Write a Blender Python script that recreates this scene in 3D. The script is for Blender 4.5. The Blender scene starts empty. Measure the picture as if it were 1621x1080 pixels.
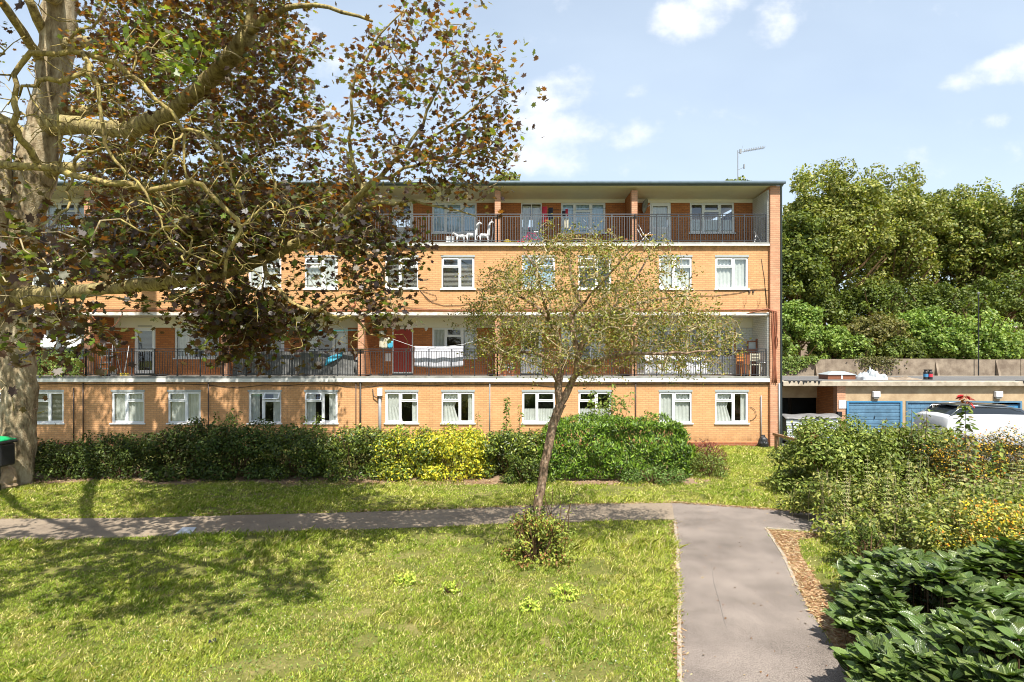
import bpy, bmesh, math, random
import numpy as np
from mathutils import Vector, Matrix
R = math.radians
random.seed(11); rng = np.random.default_rng(7)
scn = bpy.context.scene
C = scn.collection

# ------------------------------------------------------------------ camera, sky, sun, exposure
CAMZ, F = 3.65, 900.0
cam = bpy.data.cameras.new('camera'); camo = bpy.data.objects.new('camera', cam); C.objects.link(camo)
camo.location = (0, 0, CAMZ); camo.rotation_euler = (R(90), 0, 0)
cam.sensor_width = 36; cam.lens = 36*F/1621; cam.shift_y = 20/1621; cam.clip_end = 2000; cam.clip_start = 0.05
scn.camera = camo
SUN_EL, SUN_AZ = 57.5, 15.0           # sun behind the camera, slightly to the right
w = bpy.data.worlds.new('World'); scn.world = w; w.use_nodes = True
nt = w.node_tree; nt.nodes.clear()
def N(tree, typ, **kw):
    n = tree.nodes.new(typ)
    for k, v in kw.items(): setattr(n, k, v)
    return n
def math_n(tree, op, a, b=None, c=None, clamp=False):
    n = tree.nodes.new('ShaderNodeMath'); n.operation = op; n.use_clamp = clamp
    for i, v in enumerate((a, b, c)):
        if v is None: continue
        if hasattr(v, 'links'): tree.links.new(v, n.inputs[i])
        else: n.inputs[i].default_value = v
    return n.outputs[0]
out = N(nt, 'ShaderNodeOutputWorld'); bg = N(nt, 'ShaderNodeBackground'); bg.inputs[1].default_value = 0.10
sky = N(nt, 'ShaderNodeTexSky'); sky.sky_type = 'NISHITA'; sky.sun_disc = False
sky.sun_elevation = R(SUN_EL); sky.sun_rotation = R(180 - SUN_AZ); sky.air_density = 1.0; sky.dust_density = 0.7; sky.ozone_density = 1.6
tc = N(nt, 'ShaderNodeTexCoord'); sp = N(nt, 'ShaderNodeSeparateXYZ'); nt.links.new(tc.outputs['Generated'], sp.inputs[0])
yy = math_n(nt, 'MAXIMUM', sp.outputs[1], 0.02)
u = math_n(nt, 'DIVIDE', sp.outputs[0], yy); v = math_n(nt, 'DIVIDE', sp.outputs[2], yy)
cb = N(nt, 'ShaderNodeCombineXYZ'); nt.links.new(u, cb.inputs[0]); nt.links.new(v, cb.inputs[1])
def fbm(scale, det, rough, off=0.0, stretch=1.0):
    mp = N(nt, 'ShaderNodeMapping'); mp.inputs['Location'].default_value = (off, off*.7, 0); mp.inputs['Scale'].default_value = (1, stretch, 1)
    nt.links.new(cb.outputs[0], mp.inputs[0])
    n = N(nt, 'ShaderNodeTexNoise'); n.inputs['Scale'].default_value = scale; n.inputs['Detail'].default_value = det; n.inputs['Roughness'].default_value = rough
    nt.links.new(mp.outputs[0], n.inputs['Vector']); return n.outputs[0]
n1 = fbm(9, 9, .58, 3.1, 1.25)
tot = None
for (px, py, rx, ry, rot, amp) in [(865,225,150,62,0,1),(975,215,85,34,8,.95),(875,148,85,40,12,.95),(945,262,110,24,0,.55),(1108,22,100,46,20,1.05),(1232,24,62,52,40,.85),
        (1575,112,120,30,22,1.05),(1640,95,70,45,20,1.),(1555,190,55,22,5,.45),(520,150,100,60,10,.5),(1010,142,40,18,20,.5),(300,60,200,90,0,.6),(-200,200,300,120,0,.8),(1900,200,300,90,10,.9)]:
    a, b = (px-810.5)/F, (560-py)/F; c, s = math.cos(R(rot)), math.sin(R(rot))
    du = math_n(nt, 'SUBTRACT', u, a); dv = math_n(nt, 'SUBTRACT', v, b)
    p = math_n(nt, 'ADD', math_n(nt, 'MULTIPLY', du, c*F/rx), math_n(nt, 'MULTIPLY', dv, s*F/rx))
    q = math_n(nt, 'ADD', math_n(nt, 'MULTIPLY', du, -s*F/ry), math_n(nt, 'MULTIPLY', dv, c*F/ry))
    d = math_n(nt, 'ADD', math_n(nt, 'MULTIPLY', p, p), math_n(nt, 'MULTIPLY', q, q))
    e = math_n(nt, 'MULTIPLY', math_n(nt, 'SUBTRACT', 1.25, d, clamp=False), amp, clamp=True)
    tot = e if tot is None else math_n(nt, 'MAXIMUM', tot, e)
m = math_n(nt, 'ADD', math_n(nt, 'MULTIPLY', tot, .62), math_n(nt, 'MULTIPLY', math_n(nt, 'SUBTRACT', n1, .5), 2.3))
mr = N(nt, 'ShaderNodeMapRange'); mr.interpolation_type = 'SMOOTHSTEP'; mr.inputs[1].default_value = .20; mr.inputs[2].default_value = 1.08; nt.links.new(m, mr.inputs[0])
fade = math_n(nt, 'MULTIPLY', mr.outputs[0], .9)
fade = math_n(nt, 'MULTIPLY', fade, math_n(nt, 'GREATER_THAN', sp.outputs[1], .05))
# thin high veil whitening the sky
veil = fbm(2.2, 4, .5, 9.0, 2.0)
vmix = N(nt, 'ShaderNodeMixRGB'); vmix.inputs[2].default_value = (5.6, 6.5, 7.4, 1)
vf = math_n(nt, 'MULTIPLY_ADD', math_n(nt,'SUBTRACT', .75, v, clamp=True), .36, .44); vf = math_n(nt, 'ADD', vf, math_n(nt, 'MULTIPLY', math_n(nt, 'SUBTRACT', veil, .5), .3), clamp=True)
nt.links.new(vf, vmix.inputs[0]); nt.links.new(sky.outputs[0], vmix.inputs[1])
mx = N(nt, 'ShaderNodeMixRGB'); mx.inputs[2].default_value = (6.9, 7.0, 7.3, 1)
nt.links.new(fade, mx.inputs[0]); nt.links.new(vmix.outputs[0], mx.inputs[1])
nt.links.new(mx.outputs[0], bg.inputs[0]); nt.links.new(bg.outputs[0], out.inputs[0])
sl = bpy.data.lights.new('sun', 'SUN'); sl.energy = 5.0; sl.angle = R(.5); sl.color = (1, .95, .87)
so = bpy.data.objects.new('sun', sl); C.objects.link(so)
SD = Vector((math.sin(R(SUN_AZ))*math.cos(R(SUN_EL)), -math.cos(R(SUN_AZ))*math.cos(R(SUN_EL)), math.sin(R(SUN_EL))))
so.rotation_euler = SD.to_track_quat('Z', 'Y').to_euler(); so.location = SD*60
vs = scn.view_settings; vs.view_transform = 'Standard'; vs.look = 'None'; vs.exposure = 0.82; vs.gamma = 1; vs.use_curve_mapping = False
scn.cycles.max_bounces = 8; scn.cycles.transparent_max_bounces = 12; scn.cycles.diffuse_bounces = 4; scn.cycles.glossy_bounces = 3; scn.cycles.transmission_bounces = 6
scn.cycles.sample_clamp_indirect = 6; scn.cycles.filter_width = 1.05

def G(px, py, z=0.0):
    Y = F*(CAMZ-z)/(py-560); return Vector(((px-810.5)*Y/F, Y, z))
def at(px, py, Y): return Vector(((px-810.5)*Y/F, Y, CAMZ-(py-560)*Y/F))

# ------------------------------------------------------------------ materials
def mat(name, col=(.5,.5,.5), rough=.7, metal=0.0, spec=.5, var=0.0, vscale=6.0, bump=0.0, bscale=40.0, col2=None, coord='Object'):
    m = bpy.data.materials.new(name); m.use_nodes = True; t = m.node_tree; b = t.nodes['Principled BSDF']
    b.inputs['Base Color'].default_value = (*col, 1); b.inputs['Roughness'].default_value = rough; b.inputs['Metallic'].default_value = metal
    b.inputs['Specular IOR Level'].default_value = spec
    if var > 0 or col2:
        tc = t.nodes.new('ShaderNodeTexCoord'); n = t.nodes.new('ShaderNodeTexNoise'); n.inputs['Scale'].default_value = vscale; n.inputs['Detail'].default_value = 6; n.inputs['Roughness'].default_value = .62
        t.links.new(tc.outputs[coord], n.inputs['Vector'])
        rp = t.nodes.new('ShaderNodeValToRGB'); c2 = col2 or tuple(max(0, c*(1-var)) for c in col)
        rp.color_ramp.elements[0].position = .35; rp.color_ramp.elements[1].position = .65
        rp.color_ramp.elements[0].color = (*c2, 1); rp.color_ramp.elements[1].color = (*col, 1)
        t.links.new(n.outputs[0], rp.inputs[0]); t.links.new(rp.outputs[0], b.inputs['Base Color'])
    if bump > 0:
        tc = t.nodes.new('ShaderNodeTexCoord'); n = t.nodes.new('ShaderNodeTexNoise'); n.inputs['Scale'].default_value = bscale; n.inputs['Detail'].default_value = 5
        t.links.new(tc.outputs[coord], n.inputs['Vector'])
        bp = t.nodes.new('ShaderNodeBump'); bp.inputs['Strength'].default_value = bump; bp.inputs['Distance'].default_value = .02
        t.links.new(n.outputs[0], bp.inputs['Height']); t.links.new(bp.outputs[0], b.inputs['Normal'])
    return m
def brick(name, c1, c2, mortar, var=.25, stain=()):
    m = bpy.data.materials.new(name); m.use_nodes = True; t = m.node_tree; b = t.nodes['Principled BSDF']; b.inputs['Roughness'].default_value = .88; b.inputs['Specular IOR Level'].default_value = .25
    g = t.nodes.new('ShaderNodeNewGeometry'); s = t.nodes.new('ShaderNodeSeparateXYZ'); t.links.new(g.outputs['Position'], s.inputs[0])
    xx = math_n(t, 'ADD', s.outputs[0], s.outputs[1]); cb = t.nodes.new('ShaderNodeCombineXYZ'); t.links.new(xx, cb.inputs[0]); t.links.new(s.outputs[2], cb.inputs[1])
    k = t.nodes.new('ShaderNodeTexBrick'); k.inputs['Scale'].default_value = 1.0; k.inputs['Brick Width'].default_value = .225; k.inputs['Row Height'].default_value = .076
    k.inputs['Mortar Size'].default_value = .011; k.inputs['Mortar Smooth'].default_value = .3; k.inputs['Bias'].default_value = -.1
    k.inputs['Color1'].default_value = (*c1, 1); k.inputs['Color2'].default_value = (*c2, 1); k.inputs['Mortar'].default_value = (*mortar, 1)
    t.links.new(cb.outputs[0], k.inputs['Vector'])
    # weathering: broad patches and downward streaks
    n = t.nodes.new('ShaderNodeTexNoise'); n.inputs['Scale'].default_value = .9; n.inputs['Detail'].default_value = 8; n.inputs['Roughness'].default_value = .65
    t.links.new(g.outputs['Position'], n.inputs['Vector'])
    mp = t.nodes.new('ShaderNodeMapping'); mp.inputs['Scale'].default_value = (5, 5, .5); t.links.new(g.outputs['Position'], mp.inputs[0])
    n2 = t.nodes.new('ShaderNodeTexNoise'); n2.inputs['Scale'].default_value = 1.0; n2.inputs['Detail'].default_value = 5; t.links.new(mp.outputs[0], n2.inputs['Vector'])
    f = math_n(t, 'MULTIPLY_ADD', math_n(t, 'ADD', n.outputs[0], n2.outputs[0]), var*1.6, 1-var*1.6)
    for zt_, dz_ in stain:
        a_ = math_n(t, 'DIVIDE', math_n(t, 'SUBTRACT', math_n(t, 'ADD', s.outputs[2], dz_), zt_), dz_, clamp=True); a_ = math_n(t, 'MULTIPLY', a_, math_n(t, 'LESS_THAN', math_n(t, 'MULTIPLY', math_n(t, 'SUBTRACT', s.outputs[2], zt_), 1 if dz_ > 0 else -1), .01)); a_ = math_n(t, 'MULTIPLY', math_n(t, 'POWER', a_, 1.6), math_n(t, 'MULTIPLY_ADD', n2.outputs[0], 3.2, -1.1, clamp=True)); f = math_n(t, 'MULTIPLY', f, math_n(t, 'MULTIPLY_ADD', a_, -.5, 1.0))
    mu = t.nodes.new('ShaderNodeMixRGB'); mu.blend_type = 'MULTIPLY'; mu.inputs[0].default_value = 1; t.links.new(k.outputs[0], mu.inputs[1])
    cc = t.nodes.new('ShaderNodeCombineXYZ')
    for i in range(3): t.links.new(f, cc.inputs[i])
    t.links.new(cc.outputs[0], mu.inputs[2]); t.links.new(mu.outputs[0], b.inputs['Base Color'])
    bp = t.nodes.new('ShaderNodeBump'); bp.inputs['Strength'].default_value = .5; bp.inputs['Distance'].default_value = .01; t.links.new(k.outputs[1], bp.inputs['Height']); bp.invert = True
    t.links.new(bp.outputs[0], b.inputs['Normal'])
    return m
def leafmat(name, tr_gain=(1.5,1.6,.5), tmix=.35, rough=.45, spec=.4, usetr=False):
    m = bpy.data.materials.new(name); m.use_nodes = True; t = m.node_tree; t.nodes.clear()
    o = t.nodes.new('ShaderNodeOutputMaterial'); b = t.nodes.new('ShaderNodeBsdfPrincipled'); a = t.nodes.new('ShaderNodeAttribute'); a.attribute_name = 'Col'
    b.inputs['Roughness'].default_value = rough; b.inputs['Specular IOR Level'].default_value = spec
    t.links.new(a.outputs['Color'], b.inputs['Base Color'])
    tr = t.nodes.new('ShaderNodeBsdfTranslucent')
    if usetr:
        a2 = t.nodes.new('ShaderNodeAttribute'); a2.attribute_name = 'Tr'; t.links.new(a2.outputs['Color'], tr.inputs[0])
    else:
        mu = t.nodes.new('ShaderNodeMixRGB'); mu.blend_type = 'MULTIPLY'; mu.inputs[0].default_value = 1; mu.inputs[2].default_value = (*tr_gain, 1)
        t.links.new(a.outputs['Color'], mu.inputs[1]); t.links.new(mu.outputs[0], tr.inputs[0])
    ms = t.nodes.new('ShaderNodeMixShader'); ms.inputs[0].default_value = tmix
    t.links.new(b.outputs[0], ms.inputs[1]); t.links.new(tr.outputs[0], ms.inputs[2]); t.links.new(ms.outputs[0], o.inputs[0])
    return m
def glassmat():
    m = bpy.data.materials.new('window_glass'); m.use_nodes = True; t = m.node_tree; t.nodes.clear()
    o = t.nodes.new('ShaderNodeOutputMaterial'); tr = t.nodes.new('ShaderNodeBsdfTransparent'); tr.inputs[0].default_value = (.85,.88,.88,1)
    gl = t.nodes.new('ShaderNodeBsdfGlossy'); gl.inputs['Roughness'].default_value = .015; gl.inputs['Color'].default_value = (.95,.98,1,1)
    fr = t.nodes.new('ShaderNodeLayerWeight'); fr.inputs[0].default_value = .5
    n = t.nodes.new('ShaderNodeTexNoise'); n.inputs['Scale'].default_value = 1.3; bp = t.nodes.new('ShaderNodeBump'); bp.inputs['Strength'].default_value = .12; bp.inputs['Distance'].default_value = .02
    g = t.nodes.new('ShaderNodeNewGeometry'); t.links.new(g.outputs['Position'], n.inputs['Vector']); t.links.new(n.outputs[0], bp.inputs['Height']); t.links.new(bp.outputs[0], gl.inputs['Normal'])
    ms = t.nodes.new('ShaderNodeMixShader'); t.links.new(math_n(t,'MULTIPLY_ADD', math_n(t,'POWER', fr.outputs[1], 3.0), .75, .11, clamp=True), ms.inputs[0]); t.links.new(tr.outputs[0], ms.inputs[1]); t.links.new(gl.outputs[0], ms.inputs[2])
    t.links.new(ms.outputs[0], o.inputs[0]); return m
M = dict(
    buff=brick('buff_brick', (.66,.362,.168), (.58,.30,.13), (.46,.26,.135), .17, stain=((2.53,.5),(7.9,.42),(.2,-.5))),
    red=brick('red_brick', (.52,.205,.07), (.42,.15,.05), (.30,.13,.06), .18),
    pier=brick('pier_brick', (.60,.32,.19), (.49,.24,.14), (.42,.25,.16), .2),
    plinth=brick('plinth_brick', (.34,.11,.05), (.28,.09,.04), (.3,.18,.12), .2),
    whitebrick=brick('painted_brick', (.72,.72,.68), (.66,.67,.63), (.5,.5,.48), .1),
    upvc=mat('upvc', (.82,.84,.85), .35), white=mat('white_paint', (.80,.79,.74), .6, var=.18, vscale=2.5),
    peel=mat('peeling_paint', (.80,.78,.74), .7, col2=(.45,.40,.34), vscale=5), cream=mat('cream_soffit', (.86,.82,.70), .7, var=.08, vscale=1.5),
    lip=mat('concrete_lip', (.30,.30,.27), .8, var=.4, vscale=4), lead=mat('grey_lintel', (.38,.42,.43), .5, var=.15),
    gutter=mat('blue_grey_gutter', (.16,.21,.25), .45, var=.2), rail=mat('dark_railing', (.035,.036,.04), .45), railg=mat('grey_railing', (.10,.11,.12), .5),
    glass=glassmat(), curtain=mat('net_curtain', (.72,.72,.66), .9, var=.15), blind=mat('blind_slat', (.42,.40,.34), .7), bluec=mat('pale_blue_curtain', (.45,.62,.75), .9),
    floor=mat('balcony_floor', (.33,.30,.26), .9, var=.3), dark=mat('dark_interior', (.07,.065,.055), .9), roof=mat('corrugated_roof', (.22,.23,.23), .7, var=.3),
    reddoor=mat('red_door', (.36,.030,.015), .35, var=.1), doorp=mat('door_panel', (.74,.76,.77), .4), pipe=mat('dark_pipe', (.07,.045,.035), .5, var=.2), gpipe=mat('grey_pipe', (.30,.31,.32), .5, var=.2),
    cable=mat('black_cable', (.03,.025,.02), .6), rcable=mat('rusty_red_conduit', (.36,.12,.06), .6, var=.3),
    conc=mat('weathered_concrete', (.30,.24,.175), .95, col2=(.16,.12,.085), vscale=2.2, bump=.4, bscale=12), render=mat('tan_render', (.50,.37,.22), .9, col2=(.36,.25,.14), vscale=2.0, bump=.2),
    coping=mat('pale_coping', (.50,.43,.33), .9, col2=(.30,.25,.18), vscale=3), blue=mat('blue_garage_paint', (.12,.24,.35), .5, var=.35, vscale=3), blue2=mat('blue_frame_paint', (.06,.24,.44), .45, var=.1),
    galv=mat('galvanised_metal', (.50,.54,.55), .45, .3, var=.2), lidg=mat('grey_plastic_lid', (.22,.21,.20), .5, var=.3), black=mat('black_plastic', (.02,.02,.022), .4), green=mat('green_plastic', (.01,.38,.13), .35),
    wood=mat('timber', (.34,.20,.11), .7, col2=(.22,.12,.06), vscale=8), orange=mat('orange_wood', (.55,.22,.05), .5, var=.2), brown=mat('brown_wood', (.25,.09,.04), .5, var=.2),
    wplastic=mat('white_plastic', (.8,.8,.8), .4), cloth=mat('white_cloth', (.78,.78,.80), .9), beige=mat('beige_cloth', (.5,.47,.36), .9), cyan=mat('turquoise_sheet', (.06,.36,.52), .5),
    redc=mat('red_cloth', (.55,.03,.05), .8), darkc=mat('dark_cloth', (.03,.03,.04), .9), pink=mat('pink_paint', (.60,.05,.16), .35), yellow=mat('yellow_plastic', (.75,.55,.05), .4),
    greyc=mat('grey_sheeting', (.20,.20,.19), .6, var=.6, vscale=5), terra=mat('terracotta', (.52,.19,.08), .8, var=.15), alu=mat('aluminium', (.55,.56,.57), .35, .8), tyre=mat('rubber', (.02,.02,.02), .8),
    carw=mat('white_car_paint', (.54,.55,.56), .2, var=.06), carglass=mat('tinted_glass', (.02,.025,.03), .05), chrome=mat('chrome', (.6,.6,.6), .15, 1),
    stone=mat('sandstone', (.42,.30,.18), .95, col2=(.27,.19,.12), vscale=7, bump=.6, bscale=20), soil=mat('dry_soil', (.30,.20,.12), 1, var=.3), teal=mat('teal_line', (.05,.42,.45), .5),
    kerb=mat('concrete_edging', (.42,.36,.28), .95, col2=(.28,.23,.17), vscale=9), pale=mat('pale_cover', (.62,.66,.72), .6, var=.2), ball=mat('clay', (.3,.2,.1)),
)
def ao_free(): pass
def asphalt(name, c1, c2, sp=90):
    m = mat(name, c1, .92, spec=.25, bump=.5, bscale=160); t = m.node_tree; b = t.nodes['Principled BSDF']
    tc = t.nodes.new('ShaderNodeTexCoord'); a = t.nodes.new('ShaderNodeTexNoise'); a.inputs['Scale'].default_value = sp; a.inputs['Detail'].default_value = 2
    a2 = t.nodes.new('ShaderNodeTexNoise'); a2.inputs['Scale'].default_value = .8; a2.inputs['Detail'].default_value = 9; a2.inputs['Roughness'].default_value = .6
    for q in (a, a2): t.links.new(tc.outputs['Object'], q.inputs['Vector'])
    f = math_n(t, 'ADD', math_n(t, 'MULTIPLY', a.outputs[0], .75), math_n(t, 'MULTIPLY', a2.outputs[0], .62))
    rp = t.nodes.new('ShaderNodeValToRGB'); rp.color_ramp.elements[0].position = .47; rp.color_ramp.elements[1].position = .82
    rp.color_ramp.elements[0].color = (*c2, 1); rp.color_ramp.elements[1].color = (*c1, 1)
    t.links.new(f, rp.inputs[0]); t.links.new(rp.outputs[0], b.inputs['Base Color']); return m
M['asphalt'] = asphalt('path_asphalt', (.30,.252,.215), (.065,.054,.046), 62); M['concpath'] = asphalt('old_path', (.34,.27,.19), (.16,.125,.095))
M['carpark'] = asphalt('car_park_asphalt', (.18,.17,.16), (.10,.10,.10))
def bark(name, c1, c2, c3, s=5):
    m = mat(name, c1, .95, spec=.15, bump=.9, bscale=26); t = m.node_tree; b = t.nodes['Principled BSDF']
    tc = t.nodes.new('ShaderNodeTexCoord'); mp = t.nodes.new('ShaderNodeMapping'); mp.inputs['Scale'].default_value = (1.6, 1.6, .5); t.links.new(tc.outputs['Object'], mp.inputs[0])
    a = t.nodes.new('ShaderNodeTexNoise'); a.inputs['Scale'].default_value = s; a.inputs['Detail'].default_value = 9; a.inputs['Roughness'].default_value = .7; t.links.new(mp.outputs[0], a.inputs['Vector'])
    rp = t.nodes.new('ShaderNodeValToRGB'); cr = rp.color_ramp; cr.elements[0].position = .36; cr.elements[1].position = .62; cr.elements[0].color = (*c1, 1); cr.elements[1].color = (*c3, 1)
    e = cr.elements.new(.5); e.color = (*c2, 1)
    t.links.new(a.outputs[0], rp.inputs[0]); t.links.new(rp.outputs[0], b.inputs['Base Color']); return m
M['bark'] = bark('maple_bark', (.12,.085,.05), (.32,.25,.15), (.47,.40,.27), 3.4)
M['lichen'] = bark('lichen_bark', (.10,.075,.035), (.33,.25,.10), (.46,.38,.13), 9)
M['bark2'] = bark('small_tree_bark', (.09,.06,.04), (.26,.17,.11), (.40,.29,.20), 12)
M['twig'] = bark('twig_bark', (.20,.15,.08), (.38,.30,.17), (.50,.43,.26), 8)
M['stem'] = bark('stem_bark', (.07,.04,.02), (.13,.08,.04), (.2,.13,.07), 8)
M['leaf'] = leafmat('green_leaf', (1.5,1.5,.45), .24, .5, .3); M['gloss'] = leafmat('glossy_leaf', (1.4,1.5,.4), .18, .36, .38); M['grass'] = leafmat('grass_blade', (1.25,1.3,.5), .38, .6, .2)
M['copper'] = leafmat('copper_leaf', usetr=True, tmix=.42, rough=.42, spec=.42); M['petal'] = leafmat('petal', (1,1,.7), .3, .6, .2)

# ------------------------------------------------------------------ object helpers
def tag(o, label=None, cat=None, group=None, kind=None):
    if label: o['label'] = label
    if cat: o['category'] = cat
    if group: o['group'] = group
    if kind: o['kind'] = kind
    return o
def empty(name, loc=(0,0,0), label=None, cat=None, group=None, rz=0):
    o = bpy.data.objects.new(name, None); C.objects.link(o); o.location = loc; o.rotation_euler = (0,0,rz); o.empty_display_size = .2
    return tag(o, label, cat, group)
class MB:
    def __init__(s): s.v = []; s.f = []
    def box(s, x0, x1, y0, y1, z0, z1):
        b = len(s.v); s.v += [(x0,y0,z0),(x1,y0,z0),(x1,y1,z0),(x0,y1,z0),(x0,y0,z1),(x1,y0,z1),(x1,y1,z1),(x0,y1,z1)]
        s.f += [tuple(b+i for i in q) for q in ((0,3,2,1),(4,5,6,7),(0,1,5,4),(1,2,6,5),(2,3,7,6),(3,0,4,7))]; return s
    def poly(s, pts):
        b = len(s.v); s.v += [tuple(p) for p in pts]; s.f.append(tuple(range(b, b+len(pts)))); return s
    def prism(s, pts, d):           # pts a closed loop, d extrusion vector
        b = len(s.v); n = len(pts); d = Vector(d); s.v += [tuple(p) for p in pts]; s.v += [tuple(Vector(p)+d) for p in pts]
        s.f.append(tuple(range(b+n-1, b-1, -1))); s.f.append(tuple(range(b+n, b+2*n)))
        for i in range(n): j = (i+1) % n; s.f.append((b+i, b+j, b+n+j, b+n+i))
        return s
    def tube(s, pts, r, n=6, cap=True):
        pts = [Vector(p) for p in pts]; rr = r if hasattr(r, '__len__') else [r]*len(pts); b = len(s.v); up = Vector((.13,.21,.97)); prev = None
        for i, p in enumerate(pts):
            t = (pts[min(i+1, len(pts)-1)]-pts[max(i-1, 0)])
            t = t.normalized() if t.length > 1e-9 else Vector((0,0,1))
            if prev is None: a = t.cross(up if abs(t.dot(up)) < .9 else Vector((1,0,0))).normalized()
            else: a = (prev - t*prev.dot(t)); a = a.normalized() if a.length > 1e-6 else t.orthogonal().normalized()
            prev = a; c = t.cross(a)
            for k in range(n):
                an = 2*math.pi*k/n; s.v.append(tuple(p+(a*math.cos(an)+c*math.sin(an))*rr[i]))
        for i in range(len(pts)-1):
            for k in range(n):
                k2 = (k+1) % n; s.f.append((b+i*n+k, b+i*n+k2, b+(i+1)*n+k2, b+(i+1)*n+k))
        if cap: s.f.append(tuple(b+k for k in range(n-1, -1, -1))); e = b+(len(pts)-1)*n; s.f.append(tuple(e+k for k in range(n)))
        return s
    def lathe(s, c, prof, n=14, sx=1, sy=1):
        b = len(s.v); c = Vector(c)
        for (r, z) in prof:
            for k in range(n): an = 2*math.pi*k/n; s.v.append((c.x+r*sx*math.cos(an), c.y+r*sy*math.sin(an), c.z+z))
        for i in range(len(prof)-1):
            for k in range(n): k2 = (k+1) % n; s.f.append((b+i*n+k, b+i*n+k2, b+(i+1)*n+k2, b+(i+1)*n+k))
        s.f.append(tuple(b+k for k in range(n-1,-1,-1))); e = b+(len(prof)-1)*n; s.f.append(tuple(e+k for k in range(n))); return s
    def grid(s, fn, nu, nv):
        b = len(s.v)
        for j in range(nv+1):
            for i in range(nu+1): s.v.append(tuple(fn(i/nu, j/nv)))
        for j in range(nv):
            for i in range(nu): a = b+j*(nu+1)+i; s.f.append((a, a+1, a+nu+2, a+nu+1))
        return s
    def mesh(s, name, m, smooth=False):
        me = bpy.data.meshes.new(name); me.from_pydata(s.v, [], s.f); me.materials.append(m)
        if smooth: me.polygons.foreach_set('use_smooth', [True]*len(me.polygons))
        me.update(); return me
    def build(s, name, m, parent=None, smooth=False, bevel=0, loc=None, thick=0):
        o = bpy.data.objects.new(name, s.mesh(name, m, smooth)); C.objects.link(o); o.parent = parent
        if loc is not None: o.location = loc
        if bevel: b = o.modifiers.new('bevel', 'BEVEL'); b.width = bevel; b.segments = 2; b.limit_method = 'ANGLE'
        if thick: b = o.modifiers.new('thickness', 'SOLIDIFY'); b.thickness = thick; b.offset = 0
        return o
def copy_tree(o, parent=None, loc=None):
    c = o.copy(); C.objects.link(c); c.parent = parent
    if loc is not None: c.location = loc
    for ch in [k for k in o.children]: copy_tree(ch, c)
    return c
def unit(a): return a/np.maximum(np.linalg.norm(a, axis=-1, keepdims=True), 1e-9)
# leaf outlines: list of points (length, width, lift) and faces
_mp = [(0,0.57),(15,.34),(27,.39),(46,.57),(65,.31),(83,.37),(104,.51),(131,.28),(158,.37),(180,.28)]
_mv = [(.45+r*math.cos(R(a)), r*math.sin(R(a)), .10*abs(math.sin(R(a)))*r) for a, r in _mp] + [(.45+r*math.cos(R(a)), -r*math.sin(R(a)), .10*abs(math.sin(R(a)))*r) for a, r in reversed(_mp[1:-1])]
TEMPL = dict(maple=(_mv, [tuple(range(len(_mv)))]),
    oval=([(0,0,0),(.32,-.24,.07),(.70,-.19,.05),(1,0,-.03),(.70,.19,.05),(.32,.24,.07)], [(0,1,2,3),(0,3,4,5)]),
    lance=([(0,0,0),(.35,-.14,.05),(.72,-.10,.03),(1,0,-.05),(.72,.10,.03),(.35,.14,.05)], [(0,1,2,3),(0,3,4,5)]),
    rhomb=([(0,0,0),(.5,-.32,.08),(1,0,0),(.5,.32,.08)], [(0,1,2,3)]),
    viburnum=([(0,0,0),(.14,-.15,.05),(.38,-.24,.07),(.66,-.20,.03),(.86,-.09,-.03),(1,0,-.09),(.86,.09,-.03),(.66,.20,.03),(.38,.24,.07),(.14,.15,.05),(.38,-.10,.015),(.66,-.085,-.02),(.38,.10,.015),(.66,.085,-.02),(.38,0,0.03),(.66,0,0)],
        [(0,1,2,10,14),(14,10,11,15),(10,2,3,11),(11,3,4,5,15),(0,14,12,8,9),(14,15,13,12),(12,13,7,8),(15,5,6,7,13)]))
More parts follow.
